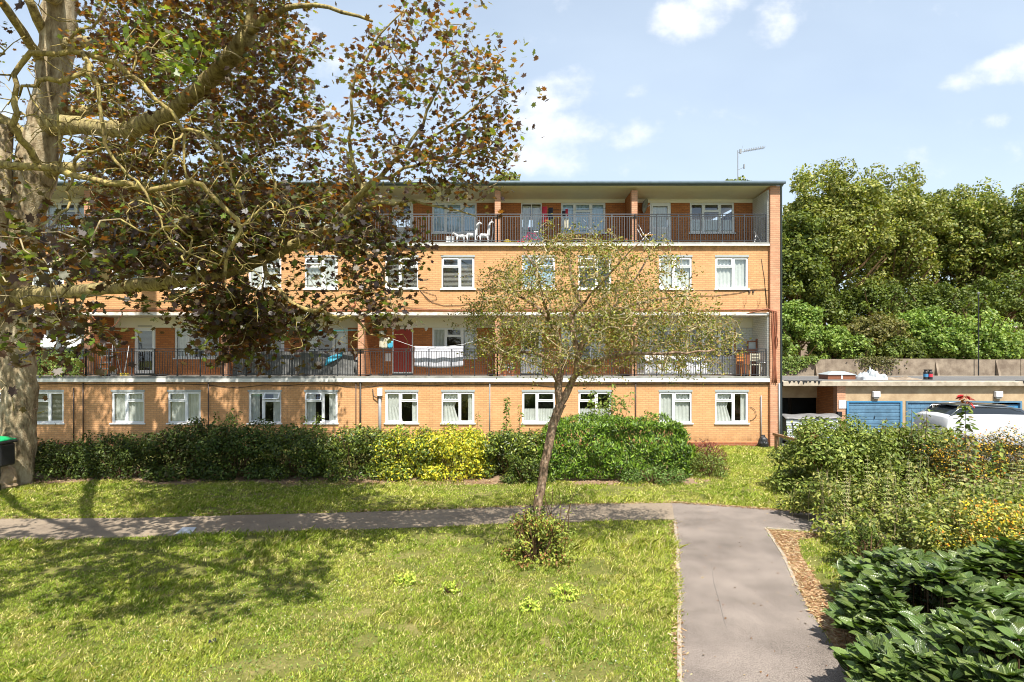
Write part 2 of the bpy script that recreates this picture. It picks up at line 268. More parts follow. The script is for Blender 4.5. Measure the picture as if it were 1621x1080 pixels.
def leaf_mesh(name, m, P, Nr, size, col, templ='oval', tr=None, parent=None, dirs=None, jitcol=.25):
    P = np.asarray(P, float); n = len(P); T, faces = TEMPL[templ]; T = np.array(T); K = len(T); Nr = unit(np.asarray(Nr, float))
    d = rng.normal(size=(n,3)) if dirs is None else np.asarray(dirs, float)
    d = d - Nr*np.sum(d*Nr, 1, keepdims=True); X = unit(d); Yv = np.cross(Nr, X); size = np.broadcast_to(size, (n,))
    V = P[:,None,:] + size[:,None,None]*(X[:,None,:]*T[None,:,0:1] + Yv[:,None,:]*T[None,:,1:2] + Nr[:,None,:]*T[None,:,2:3])
    me = bpy.data.meshes.new(name); nf = len(faces); L = [len(f) for f in faces]; tot = sum(L)
    idx = np.concatenate([np.array(f) for f in faces]); loops = (np.arange(n)[:,None]*K + idx[None,:]).ravel()
    me.vertices.add(n*K); me.vertices.foreach_set('co', V.ravel().astype(np.float32))
    me.loops.add(n*tot); me.loops.foreach_set('vertex_index', loops.astype(np.int32))
    st = np.concatenate([[0], np.cumsum(L)[:-1]]); starts = (np.arange(n)[:,None]*tot + st[None,:]).ravel()
    me.polygons.add(n*nf); me.polygons.foreach_set('loop_start', starts.astype(np.int32)); me.polygons.foreach_set('loop_total', np.tile(L, n).astype(np.int32))
    me.update(calc_edges=True)
    def attr(nm, c):
        c = np.broadcast_to(np.asarray(c, float), (n,3)); j = 1 + jitcol*rng.uniform(-1, 1, (n,1)) + .08*rng.uniform(-1, 1, (n,3)); c = np.clip(c*j, .001, 1)
        cc = np.repeat(np.concatenate([c, np.ones((n,1))], 1), nf, 0).astype(np.float32)
        a = me.attributes.new(nm, 'FLOAT_COLOR', 'FACE'); a.data.foreach_set('color', cc.ravel())
    attr('Col', col)
    if tr is not None: attr('Tr', tr)
    if templ == 'viburnum': a = me.attributes.new('LC', 'FLOAT_VECTOR', 'POINT'); a.data.foreach_set('vector', np.tile(T, (n,1)).astype(np.float32).ravel())
    me.materials.append(m); o = bpy.data.objects.new(name, me); C.objects.link(o); o.parent = parent; return o
def pick(cols, n, w=None):
    cols = np.array(cols, float); return cols[rng.choice(len(cols), n, p=w)]
def vnoise(x, y, s, seed=0):
    x = np.asarray(x)*s + seed*17.3; y = np.asarray(y)*s + seed*9.1; r = np.zeros_like(x); rr = np.random.default_rng(seed)
    for k in range(9):
        a, b, c = rr.uniform(0, 6.28), rr.uniform(.6, 2.2), rr.uniform(0, 6.28); r = r + np.sin((x*math.cos(a)+y*math.sin(a))*b + c + 1.3*np.sin(x*math.sin(a*1.7)*.9+y*.8+c))
    return .5 + .5*np.tanh(r/2.4)
def inpoly(x, y, poly):
    x = np.asarray(x); ins = np.zeros(x.shape, bool); n = len(poly)
    for i in range(n):
        x0, y0 = poly[i][:2]; x1, y1 = poly[(i+1) % n][:2]
        if y0 == y1: continue
        c = ((y0 > y) != (y1 > y)) & (x < (x1-x0)*(y-y0)/(y1-y0)+x0); ins ^= c
    return ins
def sample_poly(poly, n):
    xs = [p[0] for p in poly]; ys = [p[1] for p in poly]; o = []
    while len(o) < n:
        x = rng.uniform(min(xs), max(xs), 4*n); y = rng.uniform(min(ys), max(ys), 4*n); k = inpoly(x, y, poly); o += list(zip(x[k], y[k]))
    return np.array(o[:n])

# ================================================================== GROUND AND PATHS
def ground_mat():
    m = bpy.data.materials.new('lawn_ground'); m.use_nodes = True; t = m.node_tree; b = t.nodes['Principled BSDF']; b.inputs['Roughness'].default_value = 1; b.inputs['Specular IOR Level'].default_value = .1
    tc = t.nodes.new('ShaderNodeTexCoord'); a = t.nodes.new('ShaderNodeTexNoise'); a.inputs['Scale'].default_value = 1.1; a.inputs['Detail'].default_value = 9; a.inputs['Roughness'].default_value = .7
    a2 = t.nodes.new('ShaderNodeTexNoise'); a2.inputs['Scale'].default_value = 22; a2.inputs['Detail'].default_value = 6; a2.inputs['Roughness'].default_value = .7
    for q in (a, a2): t.links.new(tc.outputs['Object'], q.inputs['Vector'])
    f = math_n(t, 'ADD', math_n(t, 'MULTIPLY', a.outputs[0], .6), math_n(t, 'MULTIPLY', a2.outputs[0], .4))
    rp = t.nodes.new('ShaderNodeValToRGB'); cr = rp.color_ramp; cr.elements[0].position = .36; cr.elements[1].position = .66
    cr.elements[0].color = (.075,.10,.02,1); cr.elements[1].color = (.32,.22,.11,1); e = cr.elements.new(.5); e.color = (.15,.15,.04,1); e = cr.elements.new(.58); e.color = (.22,.20,.07,1)
    t.links.new(f, rp.inputs[0]); t.links.new(rp.outputs[0], b.inputs['Base Color'])
    bp = t.nodes.new('ShaderNodeBump'); bp.inputs['Strength'].default_value = .8; bp.inputs['Distance'].default_value = .03; t.links.new(a2.outputs[0], bp.inputs['Height']); t.links.new(bp.outputs[0], b.inputs['Normal'])
    return m
g = MB().poly([(-300,-200,0),(300,-200,0),(300,600,0),(-300,600,0)]).build('ground', ground_mat()); tag(g, kind='structure')
# main path and cross path outlines, on the ground
near_l = Vector((2.02, 2.0, 0)); near_r = Vector((3.3, 2.0, 0))
main = [near_l] + [G(*p) for p in [(1076,1080),(1075,950),(1072,870),(1068,826)]] + [G(*p) for p in [(1064,797),(1110,798.5),(1160,802),(1220,807),(1290,814),(1400,824),(1560,838),(1760,856)]] + \
       [G(*p) for p in [(1760,905),(1560,876),(1400,855),(1300,843),(1212,837),(1240,880),(1262,930),(1280,965),(1310,1010),(1345,1060),(1362,1080)]] + [near_r]
cross = [G(*p) for p in [(-700,905),(-400,880),(-200,868),(0,857),(150,853),(300,848),(450,843),(600,838),(750,832),(850,828),(960,825),(1067.5,823),(1064.5,797),(1000,797.5),(900,799),(800,803),(680,808),(550,812),(400,816),(250,820),(100,822),(0,822),(-200,826),(-400,834),(-700,850)]]
def zed(pts, z): return [(p[0], p[1], z) for p in pts]
def flat(pts, z, name, m, th=.05):
    mb = MB(); mb.prism([(p[0],p[1],z-th) for p in pts], (0,0,th)); me = mb.mesh(name, m); bm = bmesh.new(); bm.from_mesh(me); bmesh.ops.recalc_face_normals(bm, faces=bm.faces); bmesh.ops.triangulate(bm, faces=bm.faces); bm.to_mesh(me); bm.free()
    o = bpy.data.objects.new(name, me); C.objects.link(o); return o
tag(flat(main, .018, 'path', M['asphalt']), kind='structure'); tag(flat(cross, .014, 'footpath', M['concpath']), kind='structure')
def edging(pts, name):
    mb = MB(); pts = [Vector((p[0],p[1],0)) for p in pts]
    for a, b in zip(pts[:-1], pts[1:]):
        d = (b-a).normalized(); nn = Vector((-d.y, d.x, 0))*.025; mb.prism([a-nn, b-nn, b+nn, a+nn], (0,0,.026))
    o = mb.build(name, M['kerb']); tag(o, kind='structure'); return o
edging([near_l]+[G(*p) for p in [(1076,1080),(1075,950),(1072,870),(1068,826)]], 'path_edging')
edging([G(*p) for p in [(1400,855),(1300,843),(1212,837),(1240,880),(1262,930)]], 'path_edging')
crk = [G(1126,893), G(1130,925), G(1139,955), G(1146,985), G(1153,1003)]
straw_poly = [G(*p) for p in [(1213,839),(1290,845),(1300,850),(1262,856),(1268,880),(1290,915),(1322,955),(1345,990),(1395,1040),(1480,1110),(1390,1110),(1345,1060),(1310,1010),(1280,965),(1262,930),(1240,880)]]
tag(flat(straw_poly, .008, 'bare_earth', mat('dry_mulch', (.52,.35,.19), 1, col2=(.30,.18,.09), vscale=18, bump=.8, bscale=60)), kind='structure')
crm = MB().tube([(q.x,q.y,.019) for q in crk], [.001,.003,.004,.003,.001], 4).build('path_crack', M['carpark']); crm.scale = (1,1,1); tag(crm, kind='structure')
cp = flat([(10.75,19.2),(60,17.5),(60,33),(10.75,33)], .006, 'car_park', M['carpark']); tag(cp, kind='structure')
for pts, nm in (([(-6.2,7.7),(-5.5,7.6),(-5.2,8.0),(-5.9,8.25)], 0),([(-8.6,11.0),(-7,10.35),(-6.2,10.75),(-6.4,11.2),(-7.6,11.4)], 1)):
    pass
# straw / needles lying on the bare strip and along the path edge
n = 4200; sxy = sample_poly([(p.x, p.y) for p in straw_poly], n); ed = []
P = np.column_stack([sxy, rng.uniform(.012,.03,n)]); e1 = []
for (a, b), k in zip(((G(60,764),G(420,766)),(G(420,766),G(800,764)),(G(420,768),G(1060,764)),(G(0,821),G(550,811)),(G(550,811),G(1064,796)),(G(1064,796),G(1290,813)),(G(1290,813),G(1400,823)),(G(1066,826),G(1076,1080))), (700,1200,900,500,900,900,300,500)):
    tt = rng.uniform(0,1,k)[:,None]; q = np.array(a)*(1-tt)+np.array(b)*tt; q[:,:2] += rng.normal(size=(k,2))*(.045 if q[0,1] < 15 else .16); q[:,2] = rng.uniform(.02,.035,k); e1.append(q)
P = np.concatenate([P]+e1); n = len(P)
o = leaf_mesh('straw', M['petal'], P, np.column_stack([rng.normal(size=n)*.2, rng.normal(size=n)*.2, np.ones(n)]), rng.uniform(.03,.09,n), pick([(.50,.36,.20),(.36,.22,.11),(.62,.48,.30),(.28,.15,.07)], n), 'lance')
tag(o, 'dry straw and leaf litter along the path edges', 'leaf litter', kind='stuff')

n = 420; q = sample_poly([(p.x,p.y) for p in main+cross][:len(main)], 300); q2 = sample_poly([(p.x,p.y) for p in cross], 260); q = np.concatenate([q,q2]); n = len(q)
tag(leaf_mesh('fallen_leaves', M['petal'], np.column_stack([q,np.full(n,.026)]), np.column_stack([rng.normal(size=n)*.25, rng.normal(size=n)*.25, np.ones(n)]), rng.uniform(.015,.05,n), pick([(.30,.17,.08),(.2,.1,.05),(.42,.3,.16),(.12,.08,.05)], n), 'oval'), 'small dry leaves and bits scattered on the paths', 'leaf litter', kind='stuff')
# ---- grass blades
mainp = [(p.x,p.y) for p in main]; crossp = [(p.x,p.y) for p in cross]; strp = [(p.x,p.y) for p in straw_poly]
def grass():
    n0 = 800000; Ymin, Ymax = 5.2, 23.0; q = .5
    t = rng.uniform(0,1,n0); Y = (Ymin**q + t*(Ymax**q-Ymin**q))**(1/q); X = rng.uniform(-1.02, 1.02, n0)*Y*.93
    jx, jy = X+rng.normal(size=n0)*.035, Y+rng.normal(size=n0)*.035; k = ~inpoly(jx,jy,mainp) & ~inpoly(jx,jy,crossp) & ~inpoly(X,Y,strp) & ((Y < 22.3) | (X > 10.7)) & ~((X > 10.7) & (Y > 19.0)) & ~((Y > 16.1+.25*np.sin(X*2.1)) & (X < 5.2)) & ~((X>6.5)&(Y<7.6)) & ~((X>8)&(Y>9)&(Y<17))
    X, Y = X[k], Y[k]
    bare = vnoise(X, Y, 1.9, 3)*vnoise(X, Y, 5.2, 5); k = rng.uniform(0,1,len(X)) > np.clip((bare*(.6+.8*vnoise(X,Y,14,63))-.36)*3.0, 0, .95); X, Y = X[k], Y[k]
    n = len(X); tall = vnoise(X, Y, 1.3, 8); pa = vnoise(X, Y, .8, 12); pb = vnoise(X, Y, 3.1, 21); fine = vnoise(X, Y, 9, 33)
    h = .72*(.024 + .05*tall**2 + .018*fine) * rng.uniform(.5, 1.5, n)
    strip = (Y > 12) ; h = np.where(strip, h*1.25, h)
    edge = (np.abs(Y-10.9-.06*X) < .55) & (X > .3) & (X < 3.2); h = np.where(edge & (rng.uniform(0,1,n) < .5), h*2.2, h)
    edge2 = (Y < 11.6) & (Y > 10.4) & (X < .3); h = np.where(edge2 & (rng.uniform(0,1,n) < .35), h*1.9, h)
    wd = (.0018 + .00055*Y*rng.uniform(.5,1.4,n)) ; an = rng.uniform(0, 6.283, n); lean = rng.normal(size=(n,2))*.65*h[:,None] + np.array([.25,.1])*h[:,None]
    dx, dy = np.cos(an)*wd, np.sin(an)*wd; z0 = np.zeros(n)
    A = np.column_stack([X-dx, Y-dy, z0]); B = np.column_stack([X+dx, Y+dy, z0]); mx, my = X+lean[:,0]*.35, Y+lean[:,1]*.35
    Cc = np.column_stack([mx+dx*.7, my+dy*.7, h*.62]); D = np.column_stack([X+lean[:,0], Y+lean[:,1], h]); E = np.column_stack([mx-dx*.7, my-dy*.7, h*.62])
    V = np.stack([A,B,Cc,D,E], 1).reshape(-1,3)
    me = bpy.data.meshes.new('grass'); me.vertices.add(n*5); me.vertices.foreach_set('co', V.ravel().astype(np.float32)); me.loops.add(n*5); me.loops.foreach_set('vertex_index', np.arange(n*5, dtype=np.int32))
    me.polygons.add(n); me.polygons.foreach_set('loop_start', np.arange(0, n*5, 5, dtype=np.int32)); me.polygons.foreach_set('loop_total', np.full(n, 5, np.int32)); me.update(calc_edges=True)
    green = np.array([.25,.33,.04]); lime = np.array([.46,.49,.09]); straw = np.array([.72,.62,.30]); deep = np.array([.10,.17,.02])
    pa = .55*pa+.45*vnoise(X,Y,5.3,61); pb = .5*pb+.5*vnoise(X,Y,11,62); a = np.clip((pa-.2)*1.4+rng.normal(size=n)*.2,0,1)[:,None]; c = green*(1-a)+lime*a; b = np.clip((pb-.55)*1.8,0,.75)[:,None]; c = c*(1-b)+np.array([.36,.33,.09])*b
    d = np.clip((fine-.7)*1.6,0,.6)[:,None]; c = c*(1-d)+deep*d; s = rng.uniform(0,1,n); dry = s < (.10+.12*pb); c = np.where(dry[:,None], straw, c)
    c = c*rng.uniform(.55,1.5,(n,1)); at_ = me.attributes.new('Col','FLOAT_COLOR','FACE'); at_.data.foreach_set('color', np.concatenate([c,np.ones((n,1))],1).astype(np.float32).ravel())
    me.materials.append(M['grass']); o = bpy.data.objects.new('grass', me); C.objects.link(o); tag(o, 'short sunlit green and straw coloured lawn grass', 'grass', kind='stuff')
grass()
# clover and daisies: tiny broad leaves and white dots in the lawn
n = 26000; Y = (5.2**.7 + rng.uniform(0,1,n)*(12**.7-5.2**.7))**(1/.7); X = rng.uniform(-.95,.95,n)*Y; k = ~inpoly(X,Y,mainp)&~inpoly(X,Y,crossp)&~inpoly(X,Y,strp)&(vnoise(X,Y,1.6,44)>.5)&~((X>4.2)&(Y<9)); X, Y = X[k], Y[k]; n = len(X)
tag(leaf_mesh('clover', M['leaf'], np.column_stack([X,Y,rng.uniform(.012,.05,n)]), np.column_stack([rng.normal(size=n)*.5,rng.normal(size=n)*.5,np.ones(n)]), rng.uniform(.018,.038,n), pick([(.17,.26,.05),(.12,.2,.035),(.27,.32,.07)], n), 'oval'), 'low clover leaves spread through the lawn', 'ground cover', kind='stuff')
n = 420; X, Y = rng.uniform(-5,2,n), rng.uniform(5.3,9,n); k = (vnoise(X,Y,1.2,51) > .55)&~inpoly(X,Y,mainp); X, Y = X[k], Y[k]; n = len(X)
tag(leaf_mesh('daisies', M['petal'], np.column_stack([X,Y,rng.uniform(.05,.08,n)]), np.column_stack([rng.normal(size=n)*.3,rng.normal(size=n)*.3,np.ones(n)]), .02, (.8,.8,.76), 'rhomb'), 'tiny white daisies scattered in the near lawn', 'flowers', kind='stuff')

# ================================================================== APARTMENT BLOCK
FY, BY = 22.5, 23.9                     # front brick plane, back wall of the balconies
PX5, PER = 4.85, 5.418                  # pier centre of the last bay, bay width
def pierx(k): return PX5-(5-k)*PER
XL, XR = pierx(-1)-.11, 10.16
bld = empty('apartment_block', (0, FY, 0), 'long three storey buff brick apartment block with white windows and two balcony levels', 'building')
bld.location = (0,0,0)
def wall(name, x0, x1, z0, z1, y, th, holes, m, parent):
    mb = MB(); xs = sorted({x0, x1, *[h[0] for h in holes], *[h[1] for h in holes]}); zs = sorted({z0, z1, *[h[2] for h in holes], *[h[3] for h in holes]})
    for a, b in zip(xs[:-1], xs[1:]):
        for c, d in zip(zs[:-1], zs[1:]):
            cx, cz = (a+b)/2, (c+d)/2
            if any(h[0] < cx < h[1] and h[2] < cz < h[3] for h in holes): continue
            mb.poly([(a,y,c),(b,y,c),(b,y,d),(a,y,d)]); mb.poly([(b,y+th,c),(a,y+th,c),(a,y+th,d),(b,y+th,d)])
    for (a, b, c, d) in holes + [(x0,x1,z0,z1)]:
        mb.poly([(a,y,c),(a,y+th,c),(b,y+th,c),(b,y,c)]); mb.poly([(a,y,d),(b,y,d),(b,y+th,d),(a,y+th,d)]); mb.poly([(a,y,c),(a,y,d),(a,y+th,d),(a,y+th,c)]); mb.poly([(b,y,c),(b,y+th,c),(b,y+th,d),(b,y,d)])
    return mb.build(name, m, parent)
# openings
wz = {0:(.91,2.14), 1:(6.22,7.47)}
BAYS = range(-1, 6)
fh = {0:[], 1:[]}; bh = {0:[], 1:[]}
DZ = {0:(2.76,4.74,3.47), 1:(7.95,9.99,8.73)}     # floor, head, window sill of the two balcony levels
for k in BAYS:
    p = pierx(k)
    for L in (0,1):
        for a in (.97, 3.20): fh[L].append((p+a, p+a+1.30, wz[L][0], wz[L][1]))
        f, h, s = DZ[L]; bh[L].append((p+.95, p+1.83, f, h)); bh[L].append((p+2.63, p+4.50, s, h))
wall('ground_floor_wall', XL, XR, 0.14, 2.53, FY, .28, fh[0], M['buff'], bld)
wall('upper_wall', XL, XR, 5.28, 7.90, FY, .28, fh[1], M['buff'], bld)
MB().box(XL, XR, FY-.03, FY+.28, -.3, .14).build('plinth', M['plinth'], bld)
wall('lower_balcony_wall', XL, XR, 2.76, 4.74, BY, .25, bh[0], M['red'], bld)
wall('upper_balcony_wall', XL, XR, 7.95, 9.99, BY, .25, bh[1], M['red'], bld)
MB().box(XL, XR, BY-.004, BY+.25, 4.74, 5.16).build('painted_lintel', M['cream'], bld)
MB().box(XL, XR, BY-.004, BY+.25, 9.99, 10.14).build('painted_lintel', M['cream'], bld)
# floor slabs
for L, (z0, zm, z1) in enumerate(((2.53,2.67,2.76),(7.90,7.975,8.05))):
    MB().box(XL, XR, FY-.12, BY+.25, z0, zm).build('balcony_slab', M['white'], bld, bevel=.006)
    MB().box(XL, XR, FY-.09, FY+.03, zm, z1).build('slab_lip', M['lip'], bld, bevel=.01)
    MB().box(XL, XR, FY+.03, BY+.0, zm, zm+.06 if L == 0 else 7.95).build('balcony_floor', M['floor'], bld)
MB().box(XL, XR, FY-.06, BY+.25, 5.16, 5.28).build('soffit_slab', M['peel'], bld, bevel=.008)
mb = MB(); 
for i in range(15):                     # boarded soffit under the roof
    a, b = FY-.16+i*(BY-FY+.16)/15, FY-.16+(i+1)*(BY-FY+.16)/15-.006; zf = lambda y: 10.25-(y-(FY-.16))*.075
    mb.prism([(XL,a,zf(a)),(XL,b,zf(b)),(XL,b,zf(b)+.03),(XL,a,zf(a)+.03)], (XR-XL,0,0))
mb.build('soffit_boards', M['cream'], bld)
# interior shell so that rooms are dark
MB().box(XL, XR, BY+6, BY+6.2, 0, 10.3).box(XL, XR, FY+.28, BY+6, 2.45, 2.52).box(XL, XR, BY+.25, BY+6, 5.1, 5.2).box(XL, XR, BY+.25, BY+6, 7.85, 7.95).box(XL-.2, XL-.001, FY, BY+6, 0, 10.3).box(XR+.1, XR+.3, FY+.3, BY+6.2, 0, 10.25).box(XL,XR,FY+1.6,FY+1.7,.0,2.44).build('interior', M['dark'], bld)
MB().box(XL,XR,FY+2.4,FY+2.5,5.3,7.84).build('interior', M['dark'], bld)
# roof
mb = MB(); nn = 360; x0, x1 = XL, 10.56
mb.grid(lambda a, b: (x0+(x1-x0)*a, FY-.24+b*7.9, 10.37+.42*b+.022*math.sin(a*nn*math.pi*.5)), nn*2, 3); mb.grid(lambda a, b: (x0+(x1-x0)*a, FY-.24+b*7.9, 10.33+.42*b), 4, 3)
mb.build('roof', M['roof'], bld, thick=.012)
MB().box(XL, 10.57, FY-.26, FY-.17, 10.24, 10.35).build('fascia', M['gutter'], bld)
mb = MB(); 
for k in range(1): mb.tube([(XL,FY-.33,10.33),(10.66,FY-.33,10.33)], .065, 10)
mb.build('gutter', M['gutter'], bld, smooth=True)
# end wall and end pier
MB().box(XR, 10.54, FY-.14, FY+.14, -.1, 10.24).build('end_pier', M['pier'], bld)
MB().box(XR+.005, 10.46, FY+.14, BY+6.2, -.1, 10.24).build('gable_wall', M['pier'], bld)
for z0, z1 in ((2.77,5.15),(8.02,10.13)): MB().box(XR-.05, XR-.001, FY-.02, BY-.005, z0, z1).build('painted_side_wall', M['whitebrick'], bld)
# partitions between the balconies
pb = None
for k in BAYS:
    p = pierx(k)
    for (z0, z1) in ((2.775,5.157),(8.055,10.12)):
        MB().box(p-.115, p+.115, FY+.0, FY+.22, z0, z1).build('pier', M['pier'], bld)
        MB().box(p-.10, p+.10, FY+.22, BY-.003, z0, z1).build('partition', M['red'], bld)
# ---- windows
def bar(mb, x0, x1, z0, z1, y0=0.0, y1=.06): mb.box(x0, x1, y0, y1, z0, z1)
def frame_light(mb, x0, x1, z0, z1, t=.045, y0=.0, y1=.06):
    bar(mb,x0,x1,z0,z0+t,y0,y1); bar(mb,x0,x1,z1-t,z1,y0,y1); bar(mb,x0,x0+t,z0+t,z1-t,y0,y1); bar(mb,x1-t,x1,z0+t,z1-t,y0,y1)
def curtain_mb(mb, x0, x1, z0, z1, y=.10, waves=14, amp=.018, flare=0):
    ph = random.random()*6; mb.grid(lambda a, b: (x0+(x1-x0)*(a if not flare else a*(1-flare*(1-abs(2*b-1)))), y+amp*math.sin(a*waves*(x1-x0)*3+ph+.6*math.sin(b*3)), z0+(z1-z0)*b), max(6,int((x1-x0)*40)), 4)
def blinds_mb(mb, x0, x1, z0, z1, y=.12):
    z = z0+.03
    while z < z1: mb.poly([(x0,y-.02,z),(x1,y-.02,z),(x1,y+.018,z+.03),(x0,y+.018,z+.03)]); z += .05
def window(x, y, z, w, h, kind, cur, lintel=True, open_top=0.0):
    mb = MB(); t = .05; d = .03
    frame_light(mb, 0, w, 0, h, t, 0, .07)
    lights = []
    if kind in 'AB':
        m1 = w*.46 if kind == 'A' else w*.54; bar(mb, m1-.035, m1+.035, t, h-t, -.005, .07)
        spx = (m1+.035, w-t) if kind == 'A' else (t, m1-.035); tall = (t, m1-.035) if kind == 'A' else (m1+.035, w-t)
        zt = h*.70; bar(mb, spx[0], spx[1], zt-.03, zt+.03, -.004, .07)
        lights = [(*tall, t, h-t), (*spx, t, zt-.03)]; top = (*spx, zt+.03, h-t); frame_light(mb, *lights[0], .032, -.012, .05)
        if open_top == 0: frame_light(mb, *top, .032, -.02, .05)
        lights.append(top)
    else:
        a, b = w*.31, w*.67
        for m1 in (a, b): bar(mb, m1-.035, m1+.035, t, h-t, -.005, .07)
        zt = h*.72; bar(mb, a+.035, b-.035, zt-.03, zt+.03, -.004, .07)
        lights = [(t,a-.035,t,h-t),(b+.035,w-t,t,h-t),(a+.035,b-.035,t,zt-.03),(a+.035,b-.035,zt+.03,h-t)]
        frame_light(mb, *lights[0], .03, -.012, .05); frame_light(mb, *lights[1], .03, -.012, .05); frame_light(mb, *lights[3], .03, -.02, .05)
    o = mb.build('window', M['upvc'], bld, loc=(x, y+.035, z))
    pn = MB()
    for i, (a, b, c, e) in enumerate(lights):
        if open_top and kind in 'AB' and i == 2: continue
        pn.poly([(a,.03,c),(b,.03,c),(b,.03,e),(a,.03,e)])
    pn.build('pane', M['glass'], o)
    if open_top:
        a, b, c, e = lights[2]; H = e-c; an = R(open_top); mf = MB(); frame_light(mf, 0, b-a, -H, 0, .035, -.02, .03); c1 = mf.build('open_casement', M['upvc'], o, loc=(a, -.02, e)); c1.rotation_euler = (-an, 0, 0)
        MB().poly([(0,.0,-H),(b-a,.0,-H),(b-a,.0,0),(0,.0,0)]).build('pane', M['glass'], c1)
        c1.name = 'open_casement'
    MB().box(-.05, w+.05, -.09, .06, -.055, -.002).build('sill', M['upvc'], o, bevel=.006)
    if lintel: MB().box(-.02, w+.02, -.05, .05, h+.002, h+.075).build('lintel', M['lead'], o)
    if cur:
        cm = MB(); mt = M['curtain']
        if cur == 'full': curtain_mb(cm, .06, w-.06, .02, h-.03)
        elif cur == 'sides': curtain_mb(cm, .06, w*.30, .02, h-.03); curtain_mb(cm, w*.72, w-.06, .02, h-.03)
        elif cur == 'half': curtain_mb(cm, .06, w*.52, .02, h-.03, flare=.3); curtain_mb(cm, w*.8, w-.06, .02, h-.03)
        elif cur == 'cafe': curtain_mb(cm, .06, w-.06, .02, h*.45, waves=20)
        elif cur == 'blinds': blinds_mb(cm, .06, w-.06, .04, h-.05); mt = M['blind']
        elif cur == 'blue': curtain_mb(cm, .06, w-.06, .02, h-.03); mt = M['bluec']
        elif cur == 'left': curtain_mb(cm, .06, w*.42, .02, h-.03)
        cm.build('curtain' if cur != 'blinds' else 'blind', mt, o)
    return o
curs0 = {-1:('full','sides'),0:('sides','blinds'),1:('full','full'),2:('sides','sides'),3:('half','half'),4:('cafe','cafe'),5:('full','half')}
curs1 = {-1:('full','full'),0:('full','sides'),1:('sides','full'),2:('full','full'),3:('blinds','blinds'),4:('blue',''),5:('full','sides')}
curs1[5] = ('full','full'); opn = {(0,2,0):38,(0,4,1):0,(1,2,1):30,(1,4,1):34,(0,2,1):18,(0,0,0):22}
for k in BAYS:
    p = pierx(k)
    for L, cs in ((0,curs0),(1,curs1)):
        for j, (a, kd) in enumerate(((.97,'A'),(3.20,'B'))):
            window(p+a, FY, wz[L][0], 1.30, wz[L][1]-wz[L][0], kd, cs[k][j], open_top=opn.get((L,k,j),0))
curB = {(0,-1):'full',(0,0):'sides',(0,1):'left',(0,2):'sides',(0,3):'sides',(0,4):'sides',(0,5):'',(1,-1):'full',(1,0):'sides',(1,1):'full',(1,2):'sides',(1,3):'blue',(1,4):'blue',(1,5):'cafe'}
# ---- balcony doors
def door(x, y, z, w, h, kind):
    mb = MB(); frame_light(mb, 0, w, 0, h, .055, 0, .08); o = mb.build('door', M['upvc'], bld, loc=(x, y+.02, z))
    if kind == 'red':
        MB().box(.055, w-.055, .015, .06, .055, h-.055).build('door_leaf', M['reddoor'], o)
        mb = MB(); frame_light(mb, .14, w-.14, .2, h*.42, .03, .005, .016); mb.box(.38, .52, .004, .014, 1.35, 1.62); mb.build('door_moulding', M['reddoor'], o)
    elif kind == 'dark':
        MB().poly([(.055,.04,.055),(w-.055,.04,.055),(w-.055,.04,h-.055),(.055,.04,h-.055)]).build('pane', M['glass'], o)
        mb = MB(); curtain_mb(mb, .08, w*.48, .06, h-.1, waves=9, flare=.35); curtain_mb(mb, w*.55, w-.06, .06, h-.1, waves=9); mb.build('curtain', M['curtain'], o)
        MB().box(w*.48, w*.52, .01, .05, .055, h-.055).build('door_bar', M['upvc'], o)
    else:
        mb = MB(); frame_light(mb, .06, w-.06, .06, h-.06, .075, -.012, .05); zr = .95 if kind == 'full' else .98; mb.box(.135, w-.135, -.01, .05, zr-.05, zr+.05); mb.build('door_leaf', M['upvc'], o)
        MB().poly([(.135,.02,zr),(w-.135,.02,zr),(w-.135,.02,h-.13),(.135,.02,h-.13)]).build('pane', M['glass'], o)
        if kind == 'full':
            MB().poly([(.135,.02,.13),(w-.135,.02,.13),(w-.135,.02,zr-.05),(.135,.02,zr-.05)]).build('pane', M['glass'], o); mb = MB(); blinds_mb(mb, .14, w-.14, .9, h-.14, .07); mb.build('blind', M['lead'], o)
        else: MB().box(.135, w-.135, .0, .04, .13, zr-.05).build('door_panel', M['doorp'], o)
        if kind == 'net': mb = MB(); curtain_mb(mb, .14, w-.14, .14, h-.14, .08, 10); mb.build('curtain', M['curtain'], o)
    MB().tube([(w-.11,-.035,.93),(w-.11,-.035,1.05)], .014, 6).box(w-.118,w-.102,-.035,.0,.98,1.0).build('handle', M['alu'], o)
    return o
dk = {(0,-1):'full',(0,0):'half',(0,1):'full',(0,2):'half',(0,3):'red',(0,4):'half',(0,5):'half',(1,-1):'half',(1,0):'half',(1,1):'half',(1,2):'half',(1,3):'half',(1,4):'dark',(1,5):'net'}
for L in (0,1):
    f, h, s = DZ[L]
    for k in BAYS:
        p = pierx(k); door(p+.95, BY, f+.06 if L == 0 else f+.0, .88, h-f-(.06 if L == 0 else 0), dk[(L,k)]); window(p+2.63, BY, s, 1.87, h-s, 'C', curB[(L,k)], lintel=False)
# painted white back wall in the last lower balcony
wall('painted_back_wall', pierx(5)+.12, XR-.052, 2.78, 4.735, BY-.012, .010, [(p0-.0, p1+.0, s0, s1) for (p0,p1,s0,s1) in ((pierx(5)+.95,pierx(5)+1.83,2.79,4.73),(pierx(5)+2.58,pierx(5)+4.55,3.41,4.73))], M['whitebrick'], bld)
